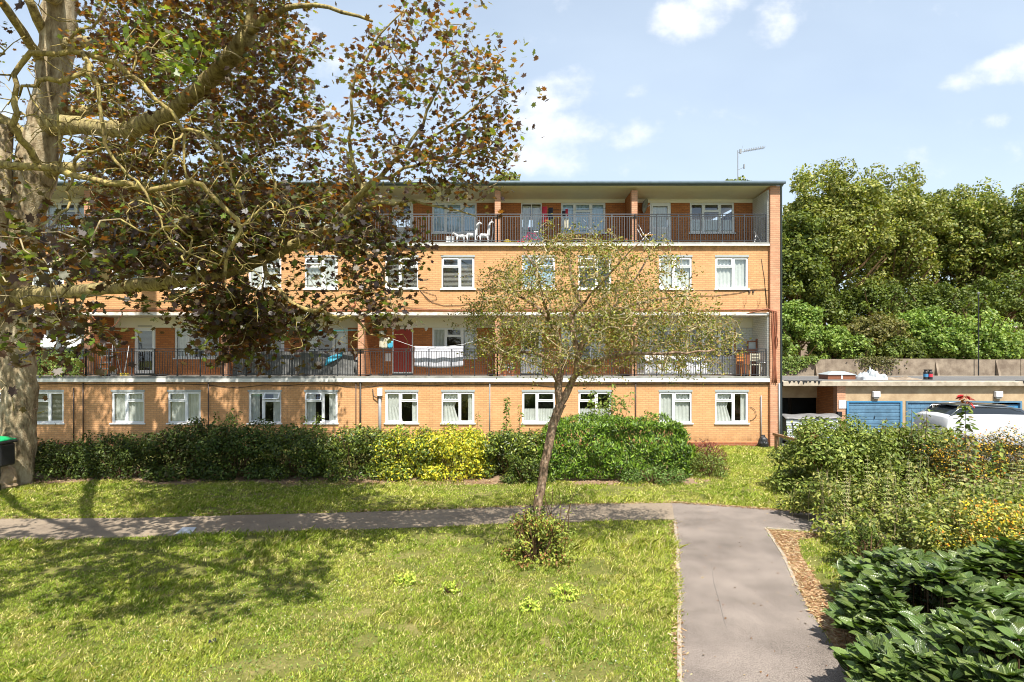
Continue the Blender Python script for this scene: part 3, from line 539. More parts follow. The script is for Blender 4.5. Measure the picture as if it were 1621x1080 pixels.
# ---- railings, one per bay and level
def railing(x0, x1, zf, zt, m):
    mb = MB(); y = FY-.045; nP = 6
    mb.box(x0, x1, y-.025, y+.02, zt-.03, zt); mb.box(x0, x1, y-.012, y+.012, zt-.115, zt-.09); mb.box(x0, x1, y-.012, y+.012, zf+.06, zf+.085)
    nb = 54
    for i in range(nb+1):
        x = x0 + (x1-x0)*i/nb
        if i % 9 == 0: mb.box(x-.02, x+.02, y-.02, y+.02, zf-.0, zt-.03)
        else: mb.box(x-.009, x+.009, y-.008, y+.008, zf+.085, zt-.115)
    return mb.build('railing', m, bld)
for k in BAYS:
    a = pierx(k); b = pierx(k+1) if k < 5 else XR-.12
    railing(a, b-.005, 2.76, 3.85, M['rail']); railing(a, b-.005, 8.05, 9.17, M['railg'] if k < 5 else M['rail'])
# ---- pipes, cables, wall boxes
def tube_part(name, pts, r, m, n=7): return MB().tube(pts, r, n).build(name, m, bld, smooth=True)
def fx(px): return (px-810.5)/40
tube_part('downpipe', [(10.61,FY-.05,-.05),(10.61,FY-.05,10.22),(10.61,FY-.30,10.34)], .055, M['gutter'], 10)
tube_part('downpipe', [(10.49,FY-.19,-.05),(10.49,FY-.19,2.5)], .03, M['galv'], 8)
for px, m, z1 in ((118,'pipe',2.3),(133,'pipe',2.5),(331,'pipe',2.5),(564,'pipe',2.5),(571,'cable',2.52),(775.5,'gpipe',2.5),(1006,'pipe',2.5),(1204,'gpipe',2.0)):
    x = fx(px); tube_part('downpipe', [(x,FY-.05,.05),(x,FY-.05,z1)], .022 if m != 'cable' else .04, M[m])
tube_part('downpipe', [(fx(602),FY-.07,.0),(fx(602),FY-.07,2.0)], .06, M['gpipe'], 8); MB().box(fx(599),fx(606),FY-.2,FY-.002,1.98,2.3).build('meter_box', M['wplastic'], bld, bevel=.02)
tube_part('cable', [(fx(604),FY-.1,2.0),(fx(598),FY-.1,1.9),(fx(592),FY-.08,1.98),(fx(590.5),FY-.05,2.25)], .02, M['cable'])
def wig(x0, x1, z, y, amp, n=40, sag=()):
    o = []
    for i in range(n+1):
        x = x0+(x1-x0)*i/n; zz = z+amp*math.sin(x*1.3)+amp*.6*math.sin(x*3.1)
        for (c, wd, d) in sag: zz -= d*math.exp(-((x-c)/wd)**2)
        o.append((x, y, zz))
    return o
tube_part('cable', wig(XL, XR, 6.155, FY-.015, .004, 30), .009, M['cable'], 4)
tube_part('cable', wig(XL, XR, 5.36, FY-.03, .01, 60, ((fx(1180),1.2,-.04),)), .022, M['rcable'], 5)
tube_part('cable', wig(XL, XR, 5.42, FY-.02, .012, 60, ((-5.0,1.0,-.12),(-3,1.2,.04),(8,1,.05))), .009, M['cable'], 4)
tube_part('cable', wig(XL, XR, 2.44, FY-.02, .015, 80, ((-6,.8,.12),(-3.4,.7,.08),(1.7,1,.1),(-11,.9,.12),(-9,.6,.06))), .011, M['cable'], 4)
tube_part('cable', [(fx(665),FY-.02,6.15),(fx(672),FY-.02,5.95),(fx(684),FY-.02,5.68),(fx(702),FY-.02,5.55),(fx(730),FY-.02,5.56),(fx(760),FY-.02,5.7),(fx(792),FY-.02,5.72)], .010, M['cable'], 4)
tube_part('cable', [(fx(668),FY-.02,6.13),(fx(690),FY-.02,5.95),(fx(692),FY-.02,5.8),(fx(680),FY-.02,5.72),(fx(672),FY-.02,5.9)], .008, M['cable'], 4)
tube_part('cable', [(fx(1098),FY-.02,5.95),(fx(1130),FY-.02,5.93),(fx(1170),FY-.02,6.05),(fx(1190),FY-.02,6.18),(fx(1212),FY-.02,6.22),(fx(1214),FY-.03,5.5)], .010, M['cable'], 4)
tube_part('cable', [(fx(1187),FY-.02,1.55),(fx(1194),FY-.04,1.45),(fx(1197),FY-.04,1.2),(fx(1192),FY-.03,1.05),(fx(1187),FY-.02,1.0)], .010, M['cable'], 4)
tube_part('cable', [(fx(1205),FY-.02,7.4),(fx(1210),FY-.02,6.6),(fx(1213),FY-.02,5.6)], .009, M['cable'], 4)
for i, dx in enumerate((0,.045,.09,.13)):
    q = [(fx(1180)+i*.1, FY-.04, 5.22+.03*i)] if i < 2 else []
    tube_part('cable', q+[(fx(1212)+dx, FY-.16, 5.42-.02*i)]+[(10.24+dx+.03*math.sin(z*2.3+i), FY-.165-.01*i, z) for z in np.linspace(5.3, 2.5, 12)], .02, M['rcable'], 6)
c0 = Vector((10.36, FY-.18, 4.1)); tube_part('cable', [c0+Vector((.055*math.cos(a), -.02, .25*math.sin(a))) for a in np.linspace(0, 12.5, 40)], .014, M['rcable'], 5)
c0 = Vector((fx(557.5), FY-.03, CAMZ-(480.5-560)/40)); tube_part('cable_coil', [c0+Vector((.14*math.cos(a), -.01*a/6, .13*math.sin(a))) for a in np.linspace(0, 13, 44)], .022, M['rcable'], 6)
for (px, py) in ((1186,462),(1192,462)): MB().box(fx(px)-.03,fx(px)+.03,FY-.05,FY-.002,CAMZ-(py-560)/40-.04,CAMZ-(py-560)/40+.04).build('junction_box', M['pipe'], bld)
# hooks / clothes line brackets on the upper wall right
for px in (1179,1201): tube_part('wall_bracket', [(fx(px),FY-.02,5.6),(fx(px),FY-.12,5.63),(fx(px),FY-.13,5.95)], .01, M['rcable'], 5)
def bulkhead(x, y, z):
    o = MB().box(x-.07,x+.07,y-.05,y-.002,z-.05,z+.06).build('security_light', M['wplastic'], bld, bevel=.01); MB().tube([(x,y-.05,z-.02),(x,y-.12,z-.09)], [.05,.035], 8).build('lamp_head', M['wplastic'], o); return o
bulkhead((675-810.5)/37.66, BY, CAMZ-(520-560)/37.66)
for k in (1,3,5): MB().box(pierx(k)+1.1, pierx(k)+1.7, BY-.02, BY-.002, 4.79, 4.83).build('vent_grille', M['lip'], bld)
# satellite dish (rigidly fixed thing on balcony wall, part of the facade)
dish = empty('satellite_dish', (pierx(5)+.62, BY-.05, 9.82), 'dark grey satellite dish tilted on the top balcony wall beside the last brick pier', 'satellite dish')
mb = MB(); mb.lathe((0,0,0), [(.02,.0),(.14,.02),(.24,.06),(.30,.11),(.302,.10),(.24,.045),(.14,.005),(.02,-.015)], 18); d1 = mb.build('reflector', M['lip'], dish, smooth=True); d1.rotation_euler = (R(105), R(0), R(62)); d1.location = (-.02,-.16,0)
MB().tube([(-.02,-.16,-.05),(.14,-.4,-.1),(.24,-.42,-.02)], .013, 6).build('feed_arm', M['alu'], dish); MB().tube([(-.02,-.14,0),(0,0,0)], .03, 6).build('bracket', M['lip'], dish)

# ---- aerial on the roof
ax, ay = (1168-810.5)*26/900, 26.0
aer = empty('tv_aerial', (ax, ay, 10.5), 'thin rooftop tv aerial with long rightward boom on tall mast', 'aerial')
MB().tube([(0,0,-.3),(0,0,2.45)], .022, 6).build('mast', M['gpipe'], aer)
mb = MB(); mb.tube([(0,0,2.35),(1.25,.1,2.6)], .012, 5)
for i in range(12): x = .32+i*.085; mb.tube([(x,.1*x-.16,2.35+.2*x),(x,.1*x+.16,2.35+.2*x)], .008, 4); mb.box(x-.012,x+.012,.1*x-.012,.1*x+.012,2.33+.2*x,2.45+.2*x)
mb.tube([(.12,0,2.3),(.24,0,2.7)], .006, 4); mb.box(.08,.16,-.03,.03,2.3,2.5); mb.build('boom', M['gpipe'], aer)
MB().tube([(0,0,1.55),(.3,-.05,1.68)], .012, 5).box(.25,.29,-.1,.0,1.6,1.8).build('lower_antenna', M['gpipe'], aer)

# ================================================================== THINGS ON THE BALCONIES
def hang_cloth(mb, x0, x1, y, z0, z1, sagt=0, sagb=0, wav=.02, nu=18, nv=8, fy=None):
    mb.grid(lambda a, b: (x0+(x1-x0)*a+.01*math.sin(9*b), y+wav*math.sin(a*17+2*b)+.01*math.sin(a*5), (z1-sagt*4*a*(1-a))*(b)+(z0-sagb*4*a*(1-a))*(1-b)), nu, nv)
def at_front(px, py, y=22.75): return at(px, py, y)
# bay 3 lower
ln = at(588,537,23.3); l2 = at(757,540,22.9); q = at(656,549,22.7); q2 = at(733,545.5,22.7)
o = MB().tube([at(622,537,23.0), q, at(695,550,22.7), q2, at(772,533,23)], .007, 5).build('washing_line', M['wplastic']); tag(o, 'white washing line sagging in front of the red door', 'washing line')
mb = MB(); hang_cloth(mb, q.x, q2.x, 22.7, at(0,580,22.7).z, at(0,549,22.7).z+.03, .03, .06, .014, 30, 10); o = mb.build('bed_sheet', mat('dotted_sheet', (.74,.74,.78), .95, col2=(.56,.56,.62), vscale=16), smooth=True, thick=.004); tag(o, 'large pale dotted sheet hung behind railing right of the red door', 'sheet')
mb = MB(); a = at(600,533,23); mb.lathe((a.x+.12,a.y,a.z+.12), [(.0,.12),(.12,.1),(.15,.02),(.16,-.06)], 10); o = mb.build('sun_hat', M['beige'], smooth=True); tag(o, 'beige cloth hat pegged up left of the red door', 'hat')
a, b = at(600,534,23), at(617,550,23); mb = MB(); hang_cloth(mb, a.x, b.x, 23, b.z, a.z, .02, .05, .03, 8, 6); o = mb.build('hanging_shirt', M['beige'], smooth=True, thick=.006); tag(o, 'small grey beige garment hanging left of the red door', 'clothing')
a, b = at(613,540,22.9), at(622,550,22.9); mb = MB(); hang_cloth(mb, a.x, b.x, 22.9, b.z, a.z, .0, .05, .03, 6, 4); o = mb.build('hanging_garment', M['cyan'], smooth=True, thick=.006); tag(o, 'tiny bright blue garment hanging beside the red door', 'clothing')
a, b = at(609.5,559.5,23.88), at(618.5,572,23.88); o = MB().box(a.x,b.x,23.86,23.895,b.z,a.z).build('notice', M['wplastic'], bld)
# bay 2 lower: turquoise sheet, grey screening, bench, line
o = MB().tube([at(430,524,22.8), at(500,523.5,22.8), at(571,522.5,22.8)], .013, 5).build('washing_line', M['teal']); tag(o, 'straight turquoise washing line across the balcony with dark screening', 'washing line')
mb = MB(); a, b = at(368,556,22.62), at(560,596,22.62)
mb.grid(lambda u_, v_: (a.x+(b.x-a.x)*u_, 22.62+.02*math.sin(u_*40)+.03*math.sin(u_*13+v_*3), b.z+.03+(a.z-b.z-.03)*v_-.05*math.sin(u_*9)**2*v_), 60, 5); o = mb.build('balcony_screen', M['greyc'], thick=.01); tag(o, 'faded grey sheeting tied behind dark railing bars left of the turquoise bundle', 'screen')
mb = MB(); a = at(514,582,22.56); b = at(541,558,22.56); mb.grid(lambda u_, v_: (a.x+(b.x-a.x)*u_+.08*v_, 22.56-.05*math.sin(u_*3.1)+.02*math.sin(v_*9+u_*8), a.z+(b.z-a.z)*(u_*.6+.1)+.32*v_*(1-.3*u_)), 14, 8); o = mb.build('turquoise_bundle', M['cyan'], smooth=True, thick=.02); tag(o, 'bright turquoise plastic sheet bundled behind the railing', 'plastic sheet')
ch = empty('wooden_bench', (at(475,0,23.1).x, 23.1, 2.76), 'low orange brown wooden bench standing behind grey balcony sheeting', 'bench')
MB().box(-.35,.35,-.17,.17,.42,.47).build('seat', M['orange'], ch); MB().box(-.33,.33,.14,.18,.55,.8).build('backrest', M['orange'], ch)
for sx in (-.3,.27):
    for sy in (-.15,.11): MB().box(sx,sx+.04,sy,sy+.04,0,.42).build('leg', M['orange'], ch)
mb = MB(); a = at(540,560,22.75); b = at(566,595,22.75); mb.grid(lambda u_, v_: (a.x+(b.x-a.x)*u_, 22.75+.08*math.sin(u_*9+v_*5), b.z+(a.z-b.z)*v_*(.8+.2*math.sin(u_*7))), 14, 8); o = mb.build('dust_sheet', M['greyc'], smooth=True, thick=.02); tag(o, 'crumpled pale sheet heaped behind railing beside the brick pier', 'sheet')
# bay 1: step ladder, broom, bucket, rope
lad = empty('step_ladder', (at(166,0,22.85).x, 22.85, 2.78), 'aluminium step ladder standing open behind the railing left of the glazed door', 'ladder')
mb = MB()
for s in (-1,1): mb.tube([(s*.24,0,0),(s*.17,.22,1.35)], .022, 6)
mb.build('front_rails', M['alu'], lad); mb = MB()
for s in (-1,1): mb.tube([(s*.24,.62,0),(s*.17,.26,1.35)], .016, 6)
mb.build('rear_frame', M['alu'], lad)
for i in range(5): z = .25+i*.26; MB().box(-.23+.012*i,.23-.012*i,-.03+z*.163,.05+z*.163,z,z+.03).build('step', M['alu'], lad)
br = empty('broom', (at(197,0,22.8).x, 22.8, 2.77), 'broom with pale handle and yellow head leaning by the glazed door', 'broom'); MB().tube([(0,0,.1),(.08,.15,1.2)], .013, 6).build('handle', M['upvc'], br); MB().box(-.17,.17,-.04,.05,.0,.1).build('brush_head', M['yellow'], br)
o = MB().lathe((at(180,0,22.9).x,22.9,2.765), [(.10,0),(.13,.28),(.14,.28),(.14,.25)], 12).build('bucket', M['wplastic'], smooth=True); tag(o, 'small white bucket beside the step ladder', 'bucket')
o = MB().tube([at(144,499,22.4), at(152,508,22.38), at(160,514,22.36), at(168,518,22.36), at(176,518.5,22.36), at(184,513,22.38), at(190,503,22.4), at(194,497,22.42)], .012, 6).build('loose_cable', M['rcable'], bld, smooth=True)
# ivy screen and laundry in bay 0
x0, x1 = at(-60,0,22.4).x, at(129,0,22.4).x; n = 2600; X = rng.uniform(x0,x1,n); Z = rng.uniform(2.78,3.78,n)
o = leaf_mesh('ivy_screen', M['leaf'], np.column_stack([X, rng.uniform(22.33,22.42,n), Z]), np.column_stack([rng.normal(size=n)*.4, -np.ones(n), rng.normal(size=n)*.4+.4]), rng.uniform(.07,.12,n), pick([(.30,.40,.08),(.40,.50,.12),(.48,.52,.16),(.16,.24,.05)], n), 'rhomb', jitcol=.3); tag(o, 'panel of artificial green ivy leaves covering the left balcony railing', 'ivy screen')
mb = MB(); a, b = at(63,530,22.9), at(91,550,22.9); hang_cloth(mb, a.x, b.x, 22.9, b.z, a.z, .0, .04, .06, 12, 6); o = mb.build('white_laundry', M['cloth'], smooth=True, thick=.01); tag(o, 'white washing hanging above the ivy screen, nearest the big trunk', 'laundry')
mb = MB(); a, b = at(98,533,23.0), at(130,551,23.0); hang_cloth(mb, a.x, b.x, 23.0, b.z, a.z, .0, .03, .05, 12, 6); o = mb.build('pale_laundry', M['cloth'], smooth=True, thick=.01); tag(o, 'off white washing hanging above the ivy screen, nearest the brick pier', 'laundry')
# bay 3 upper: white animal figures, box, leaning frame
def animal(px, zf, s, label, head=1, neck=.35):
    p = at(px,0,22.75); o = empty('animal_ornament', (p.x,22.75,zf), label, 'ornament', 'white animal ornaments on the top balcony')
    mb = MB(); mb.tube([(-.2*s,0,.30*s),(-.12*s,0,.33*s),(.1*s,0,.32*s),(.2*s,0,.36*s),(.26*s,0,(.36+neck)*s),(.34*s,0,(.40+neck)*s),(.42*s,0,(.36+neck)*s)], [.05*s,.10*s,.095*s,.08*s,.045*s,.055*s,.028*s], 9)
    for lx, ly in ((-.17,-.05),(-.15,.05),(.15,-.05),(.17,.05)): mb.tube([(lx*s,ly*s,.3*s),((lx+.015)*s,ly*s,.15*s),(lx*s,ly*s,0)], [.045*s,.025*s,.03*s], 6)
    mb.tube([(-.22*s,0,.34*s),(-.28*s,0,.25*s),(-.27*s,0,.15*s)], [.02*s,.014*s,.006*s], 5)
    for e in (-1,1): mb.tube([(.32*s,.03*e*s,(.43+neck)*s),(.31*s,.045*e*s,(.50+neck)*s)], [.02*s,.006*s], 5)
    b = mb.build('body', M['wplastic'], o, smooth=True); 
    if head < 0: o.rotation_euler = (0,0,R(180))
    return o
animal(729.5, 8.06, .85, 'low white animal figurine beside the white box on the top balcony', -1, .08)
animal(746, 8.06, 1.0, 'middle white animal figurine standing on the top balcony', 1, .42)
animal(766, 8.06, .95, 'tall necked white animal figurine nearest the leaning grey frame', 1, .5)
p = at(712.5,0,22.8); o = MB().box(p.x-.16,p.x+.16,22.7,22.95,8.055,8.30).box(p.x-.17,p.x+.17,22.69,22.96,8.30,8.33).build('storage_box', M['wplastic'], bevel=.01); tag(o, 'white box on the top balcony floor below the blue curtained window', 'box')
p = at(782,0,22.7); o = MB().tube([(p.x-.12,22.68,8.06),(p.x+.03,22.72,8.85),(p.x+.06,22.95,8.85),(p.x-.02,23.1,8.06)], .018, 6).tube([(p.x-.0,22.68,8.06),(p.x+.06,22.72,8.6)], .014, 6).build('leaning_clothes_rack', M['alu']); tag(o, 'grey metal folding rack leaning against the brick pier', 'clothes rack')
# bay 4 upper: bike, toys, clothes, airer, pots
p = at(843,0,22.75); bk = empty('childs_bicycle', (p.x,22.75,8.055), 'small pink childs bicycle parked behind the top railing', 'bicycle')
for sx in (-.26,.27):
    wv = [(sx+.14*math.cos(a), 0, .15+.14*math.sin(a)) for a in np.linspace(0, 2*math.pi, 20)]; wh = MB().tube(wv, .014, 6).build('wheel', M['teal'] if sx > 0 else M['pink'], bk, smooth=True)
    mb = MB(); 
    for a in np.linspace(0, math.pi, 5)[:-1]: mb.tube([(sx-.13*math.cos(a),0,.15-.13*math.sin(a)),(sx+.13*math.cos(a),0,.15+.13*math.sin(a))], .003, 3)
    mb.build('spokes', M['alu'], wh)
mb = MB(); mb.tube([(.27,0,.15),(.12,0,.38),(-.02,0,.16),(.27,0,.15)], .016, 6); mb.tube([(.12,0,.38),(-.18,0,.44),(-.02,0,.16)], .018, 6); mb.tube([(-.18,0,.5),(-.26,0,.15)], .016, 6); mb.build('frame', M['pink'], bk)
MB().tube([(-.18,0,.5),(-.17,0,.58),(-.17,.16,.6)], .012, 6).tube([(-.17,0,.58),(-.17,-.16,.6)], .012, 6).build('handlebar', M['pink'], bk); MB().box(.06,.22,-.04,.04,.44,.48).build('saddle', M['wplastic'], bk, bevel=.01)
p = at(803,0,22.7); o = MB().lathe((p.x,22.7,8.055), [(.14,0),(.16,.06),(.10,.13),(.03,.15)], 10).box(p.x+.15,p.x+.5,22.62,22.8,8.055,8.10).build('toy_tray', M['yellow']); tag(o, 'yellow plastic toy lying beside the pier on the top balcony', 'toy')
p = at(826,0,22.7); o = MB().box(p.x-.18,p.x+.12,22.62,22.8,8.055,8.13).lathe((p.x-.05,22.7,8.13), [(.09,0),(.09,.05),(.02,.07)], 8).build('toy_car', M['redc'], bevel=.01); tag(o, 'small red toy next to the pink bicycle', 'toy')
for (pa, pb_, mm, lb) in (((858,327),(866,352),'redc','red garment hanging on the top balcony right of the dark door'),((868,329),(875,353),'darkc','black garment hanging next to the red one on the top balcony'),((890,334),(895,343),'darkc','small black cloth pegged before the blue curtained window'),((895,331),(899,342),'redc','small pink red cloth pegged before the blue curtained window'),((893,345),(900,362),'beige','pale shirt hanging low before the blue curtained window')):
    a, b = at(*pa,22.9), at(*pb_,22.9); mb = MB(); hang_cloth(mb, a.x, b.x, 22.9, b.z, a.z, .0, .04, .03, 6, 6); o = mb.build('hanging_garment', M[mm], smooth=True, thick=.01); tag(o, lb, 'clothing')
o = MB().tube([at(853,331,22.9), at(905,333,22.9), at(960,330,22.95)], .006, 4).build('washing_line', M['cable']); tag(o, 'thin dark washing line strung across the top balcony', 'washing line')
p = at(938,0,22.85); o = MB(); z = 8.06
for s in (-1,1):
    yv = 22.85+.2*s; o.tube([(p.x-.4,yv,z),(p.x+.4,yv,z+.95)], .013, 5); o.tube([(p.x+.4,yv,z),(p.x-.4,yv,z+.95)], .013, 5)
for i in range(7): xx = p.x-.4+i*.133; o.tube([(xx,22.65,z+.95),(xx,23.05,z+.95)], .006, 4)
o = o.build('clothes_airer', M['alu']); tag(o, 'white folding clothes airer in front of the blue curtained window', 'clothes airer')
for px, lb in ((991,'left terracotta pot of the pair beside the last pier'),(998,'right terracotta pot of the pair beside the last pier')):
    p = at(px,0,22.9); o = MB().lathe((p.x,22.9,8.055), [(.055,0),(.085,.17),(.095,.17),(.095,.21),(.07,.21)], 12).build('plant_pot', M['terra'], smooth=False); tag(o, lb, 'plant pot', 'terracotta pots on the top balcony')
# bay 5 upper: folding garden chair
p = at(1020,0,22.85); chd = empty('garden_chair', (p.x,22.85,8.055), 'white framed folding garden chair with orange seat pad', 'chair')
mb = MB()
for s in (-.2,.2): mb.tube([(-.22,s,0),(.0,s,.28),(.18,s,.42),(.2,s,.40)], .016, 6); mb.tube([(.22,s,0),(-.05,s,.3),(-.28,s,.72)], .016, 6)
mb.build('frame', M['wplastic'], chd); MB().box(-.06,.3,-.2,.2,.30,.36).build('seat_pad', M['orange'], chd, bevel=.02)
MB().tube([(-.28,-.2,.72),(-.30,0,.76),(-.28,.2,.72)], .018, 6).build('top_rail', M['wplastic'], chd)
p = at(1197,0,22.95); o = MB().tube([(p.x-.14,22.8,8.06),(p.x+.14,23.2,8.7)], .012, 5).tube([(p.x+.16,22.8,8.06),(p.x-.0,23.2,8.7)], .012, 5).tube([(p.x+.14,23.2,8.7),(p.x-.0,23.2,8.7)], .012, 5).build('folding_stand', M['alu']); tag(o, 'thin folding stand against the white side wall of the top balcony', 'stand')
# bay 5 lower: glazed cabinet, wooden chairs, white table
p = at(1195,0,23.5); cab = empty('glazed_cabinet', (p.x,23.5,2.76), 'reddish brown glazed cabinet standing on the lower right balcony', 'cabinet')
MB().box(-.65,-.02,-.1,.25,0,1.05).build('lower_cupboard', M['brown'], cab); mb = MB(); frame_light(mb,-.35,.12,1.05,1.42,.05,-.1,-.05); frame_light(mb,0,.42,.7,1.5,.05,-.12,-.06); mb.box(.05,.37,-.12,-.06,1.1,1.15); mb.build('door_frame', M['brown'], cab)
MB().box(-.3,.08,-.07,-.06,1.1,1.38).box(.05,.37,-.08,-.07,.75,1.1).build('pane', M['galv'], cab)
def wchair(px, y, zf, m, label, rz=0):
    p = at(px,0,y); o = empty('balcony_chair', (p.x,y,zf), label, 'chair', rz=rz)
    for sx in (-.19,.16):
        MB().box(sx,sx+.035,-.19,-.155,0,.43).build('leg', m, o); MB().box(sx,sx+.035,.16,.195,0,.9).build('leg', m, o)
    MB().box(-.2,.2,-.2,.2,.43,.47).build('seat', m, o); mb = MB()
    for z in (.58,.7,.82): mb.box(-.155,.16,.17,.185,z,z+.07)
    mb.build('backrest', m, o); return o
wchair(1176, 23.05, 2.76, M['orange'], 'orange wooden chair behind the lower right railing', R(8))
wchair(1193, 22.95, 2.76, M['beige'], 'pale cream slatted chair at the right end of the lower balcony', R(175))
p = at(1205,0,22.95); tb = empty('white_table', (p.x+.1,22.9,2.76), 'small white round table in the lower balcony corner', 'table'); MB().lathe((0,0,.52), [(.30,0),(.31,.02),(.30,.035)], 16).build('tabletop', M['wplastic'], tb)
for a in range(4): MB().tube([(.2*math.cos(a*1.57+.7),.2*math.sin(a*1.57+.7),.52),(.26*math.cos(a*1.57+.7),.26*math.sin(a*1.57+.7),0)], .015, 6).build('leg', M['wplastic'], tb)
mb = MB(); a, b = at(1020,562,22.75), at(1120,594,22.75); mb.grid(lambda u_, v_: (a.x+(b.x-a.x)*u_, 22.75+.03*math.sin(u_*25), b.z+(a.z-b.z)*v_-.1*u_*v_), 30, 5); o = mb.build('dust_sheet', M['cloth'], smooth=True, thick=.01); tag(o, 'white sheeting draped behind the railing under the small tree crown, right end', 'sheet')
for px, lb in ((799,'orange flower pot on the lower balcony right of the middle pier'),(811,'second orange flower pot from the pier on the lower balcony')):
    p = at(px,0,22.7); o = empty('flower_pot', (p.x,22.72,2.765), lb, 'flower pot'); MB().lathe((0,0,0), [(.07,0),(.1,.18),(.11,.18),(.11,.21),(.08,.21)], 12).build('pot', M['terra'], o)
    n = 60; leaf_mesh('plant', M['leaf'], rng.normal(size=(n,3))*[.06,.06,.09]+[0,0,.32], rng.normal(size=(n,3))+[0,-.5,.5], .07, pick([(.1,.2,.03),(.2,.3,.06),(.5,.6,.7)], n), 'oval', parent=o)
for px, py0 in ((1190,590),(0,0)):
    pass

# ================================================================== GARAGES, RETAINING WALL, YARD
GY = 24.6
def gx(px): return (px-810.5)*GY/900
def gz(py): return CAMZ-(py-560)*GY/900
gar = empty('garage_block', (0,0,0), 'low flat roofed garage block with blue doors and pale concrete roof edge', 'garage')
RZ0, RZ1 = gz(611), gz(603.5)
mb = MB(); mb.box(gx(1236), 34, GY-.22, 30.6, RZ0, RZ1); mb.build('roof', M['coping'], gar, bevel=.02)
MB().box(gx(1250), 34, GY+.25, 30.0, RZ1, RZ1+.004).build('roof_felt', M['carpark'], gar)
mb = MB(); mb.box(gx(1338), gx(1618), GY, GY+.25, gz(635), RZ0-.002); mb.box(gx(1428.5), gx(1433.5), GY, GY+.25, -.05, gz(635)); mb.box(gx(1618), 34, GY, GY+.25, -.05, RZ0-.002); mb.build('rendered_wall', M['render'], gar)
MB().box(gx(1325), gx(1338), GY-.02, GY+.28, -.05, RZ0-.002).build('brick_pier', M['pier'], gar)
MB().box(gx(1325)+.0, gx(1325)+.22, GY+.28, 26.3, -.05, RZ0-.002).build('side_wall', M['red'], gar)
MB().box(gx(1236)-.3, gx(1325)-.001, 26.2, 26.4, 1.62, RZ0-.002).box(gx(1236)-.3, gx(1236)+.1, 26.2, 26.4, -.05, 1.62).build('store_header', M['render'], gar)
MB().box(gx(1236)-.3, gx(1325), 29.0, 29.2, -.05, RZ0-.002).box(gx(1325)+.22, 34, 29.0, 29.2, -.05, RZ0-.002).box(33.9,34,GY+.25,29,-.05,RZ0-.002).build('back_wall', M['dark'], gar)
# garage doors
x0, x1, zt = gx(1340), gx(1428), gz(635)-.002; mb = MB(); mb.box(x0,x0+.09,GY-.03,GY+.08,0,zt); mb.box(x1-.09,x1,GY-.03,GY+.08,0,zt); mb.box(x0+.09,x1-.09,GY-.03,GY+.08,zt-.06,zt); mb.build('door_frame', M['blue2'], gar)
mb = MB(); z = .02; i = 0
while z < zt-.08:
    h = min(.152, zt-.07-z); mb.prism([(x0+.095,GY+.035,z),(x0+.095,GY+.012,z+.02),(x0+.095,GY+.012,z+h-.02),(x0+.095,GY+.035,z+h-.004),(x0+.095,GY+.06,z+h-.004),(x0+.095,GY+.06,z)], (x1-x0-.19,0,0)); z += h
gd = mb.build('garage_door', M['blue'], gar)
MB().tube([((x0+x1)/2,GY-.02,gz(660)-.08),((x0+x1)/2,GY-.04,gz(660)+.05)], .016, 6).build('handle', M['black'], gd)
x0, x1 = gx(1434), gx(1617); mb = MB(); mb.box(x0,x0+.07,GY-.03,GY+.08,0,zt); mb.box(x1-.07,x1,GY-.03,GY+.08,0,zt); mb.box(x0+.07,x1-.07,GY-.03,GY+.08,zt-.07,zt); mb.build('door_frame', M['blue'], gar)
mb = MB(); xm = gx(1530)
for a, b in ((x0+.075, gx(1479)), (gx(1479)+.01, xm)):
    k = 6
    for i in range(k): mb.box(a+(b-a)*i/k, a+(b-a)*(i+1)/k-.008, GY+.02, GY+.06, .02, zt-.1)
    mb.box(a,b,GY+.005,GY+.02,zt-.3,zt-.22); mb.box(a,b,GY+.005,GY+.02,.3,.38)
mb.build('garage_door', M['blue'], gar)
MB().box(xm, x1-.07, GY+.06, GY+.1, .02, zt-.16).build('garage_door', M['blue2'], gar)
for px in (1385, 1578):
    X = gx(px); Z = gz(624); l = MB().box(X-.15,X+.15,GY-.16,GY-.002,Z-.13,Z+.13).build('security_light', M['wplastic'], gar, bevel=.03); MB().box(X-.11,X+.11,GY-.12,GY-.004,Z-.19,Z-.132).build('lamp_lens', M['lip'], l)
sg = MB().box(gx(1327),gx(1338.5),GY-.05,GY-.022,gz(646.5),gz(633.5)).build('sign', M['wplastic'], gar)
mb = MB()
for i, z in enumerate((636.5,640.5,643.5)):
    for j in range(4-i): mb.box(gx(1328.4+j*2.2),gx(1329.6+j*2.2),GY-.053,GY-.0505,gz(z+.7),gz(z-.5))
mb.build('sign_lettering', M['lead'], sg)
MB().box(gx(1323),gx(1330),GY-.16,GY-.022,gz(660),gz(651.5)).build('wall_box', M['black'], gar, bevel=.01)
# ragged roofing felt hanging over the edge
mb = MB()
for px in (1244,1251,1258,1266,1270,1276,1284,1290,1612,1618):
    X = gx(px); l = random.uniform(.04,.16); mb.prism([(X,GY-.235,RZ1+.02),(X+.12,GY-.235,RZ1+.02),(X+.09,GY-.235,RZ1-l*.5),(X+.05,GY-.235,RZ1-l),(X+.02,GY-.235,RZ1-l*.3)], (0,.012,0)); mb.box(X-.05,X+.2,GY-.2,GY+.1,RZ1+.001,RZ1+.025)
mb.build('torn_felt', M['black'], gar)
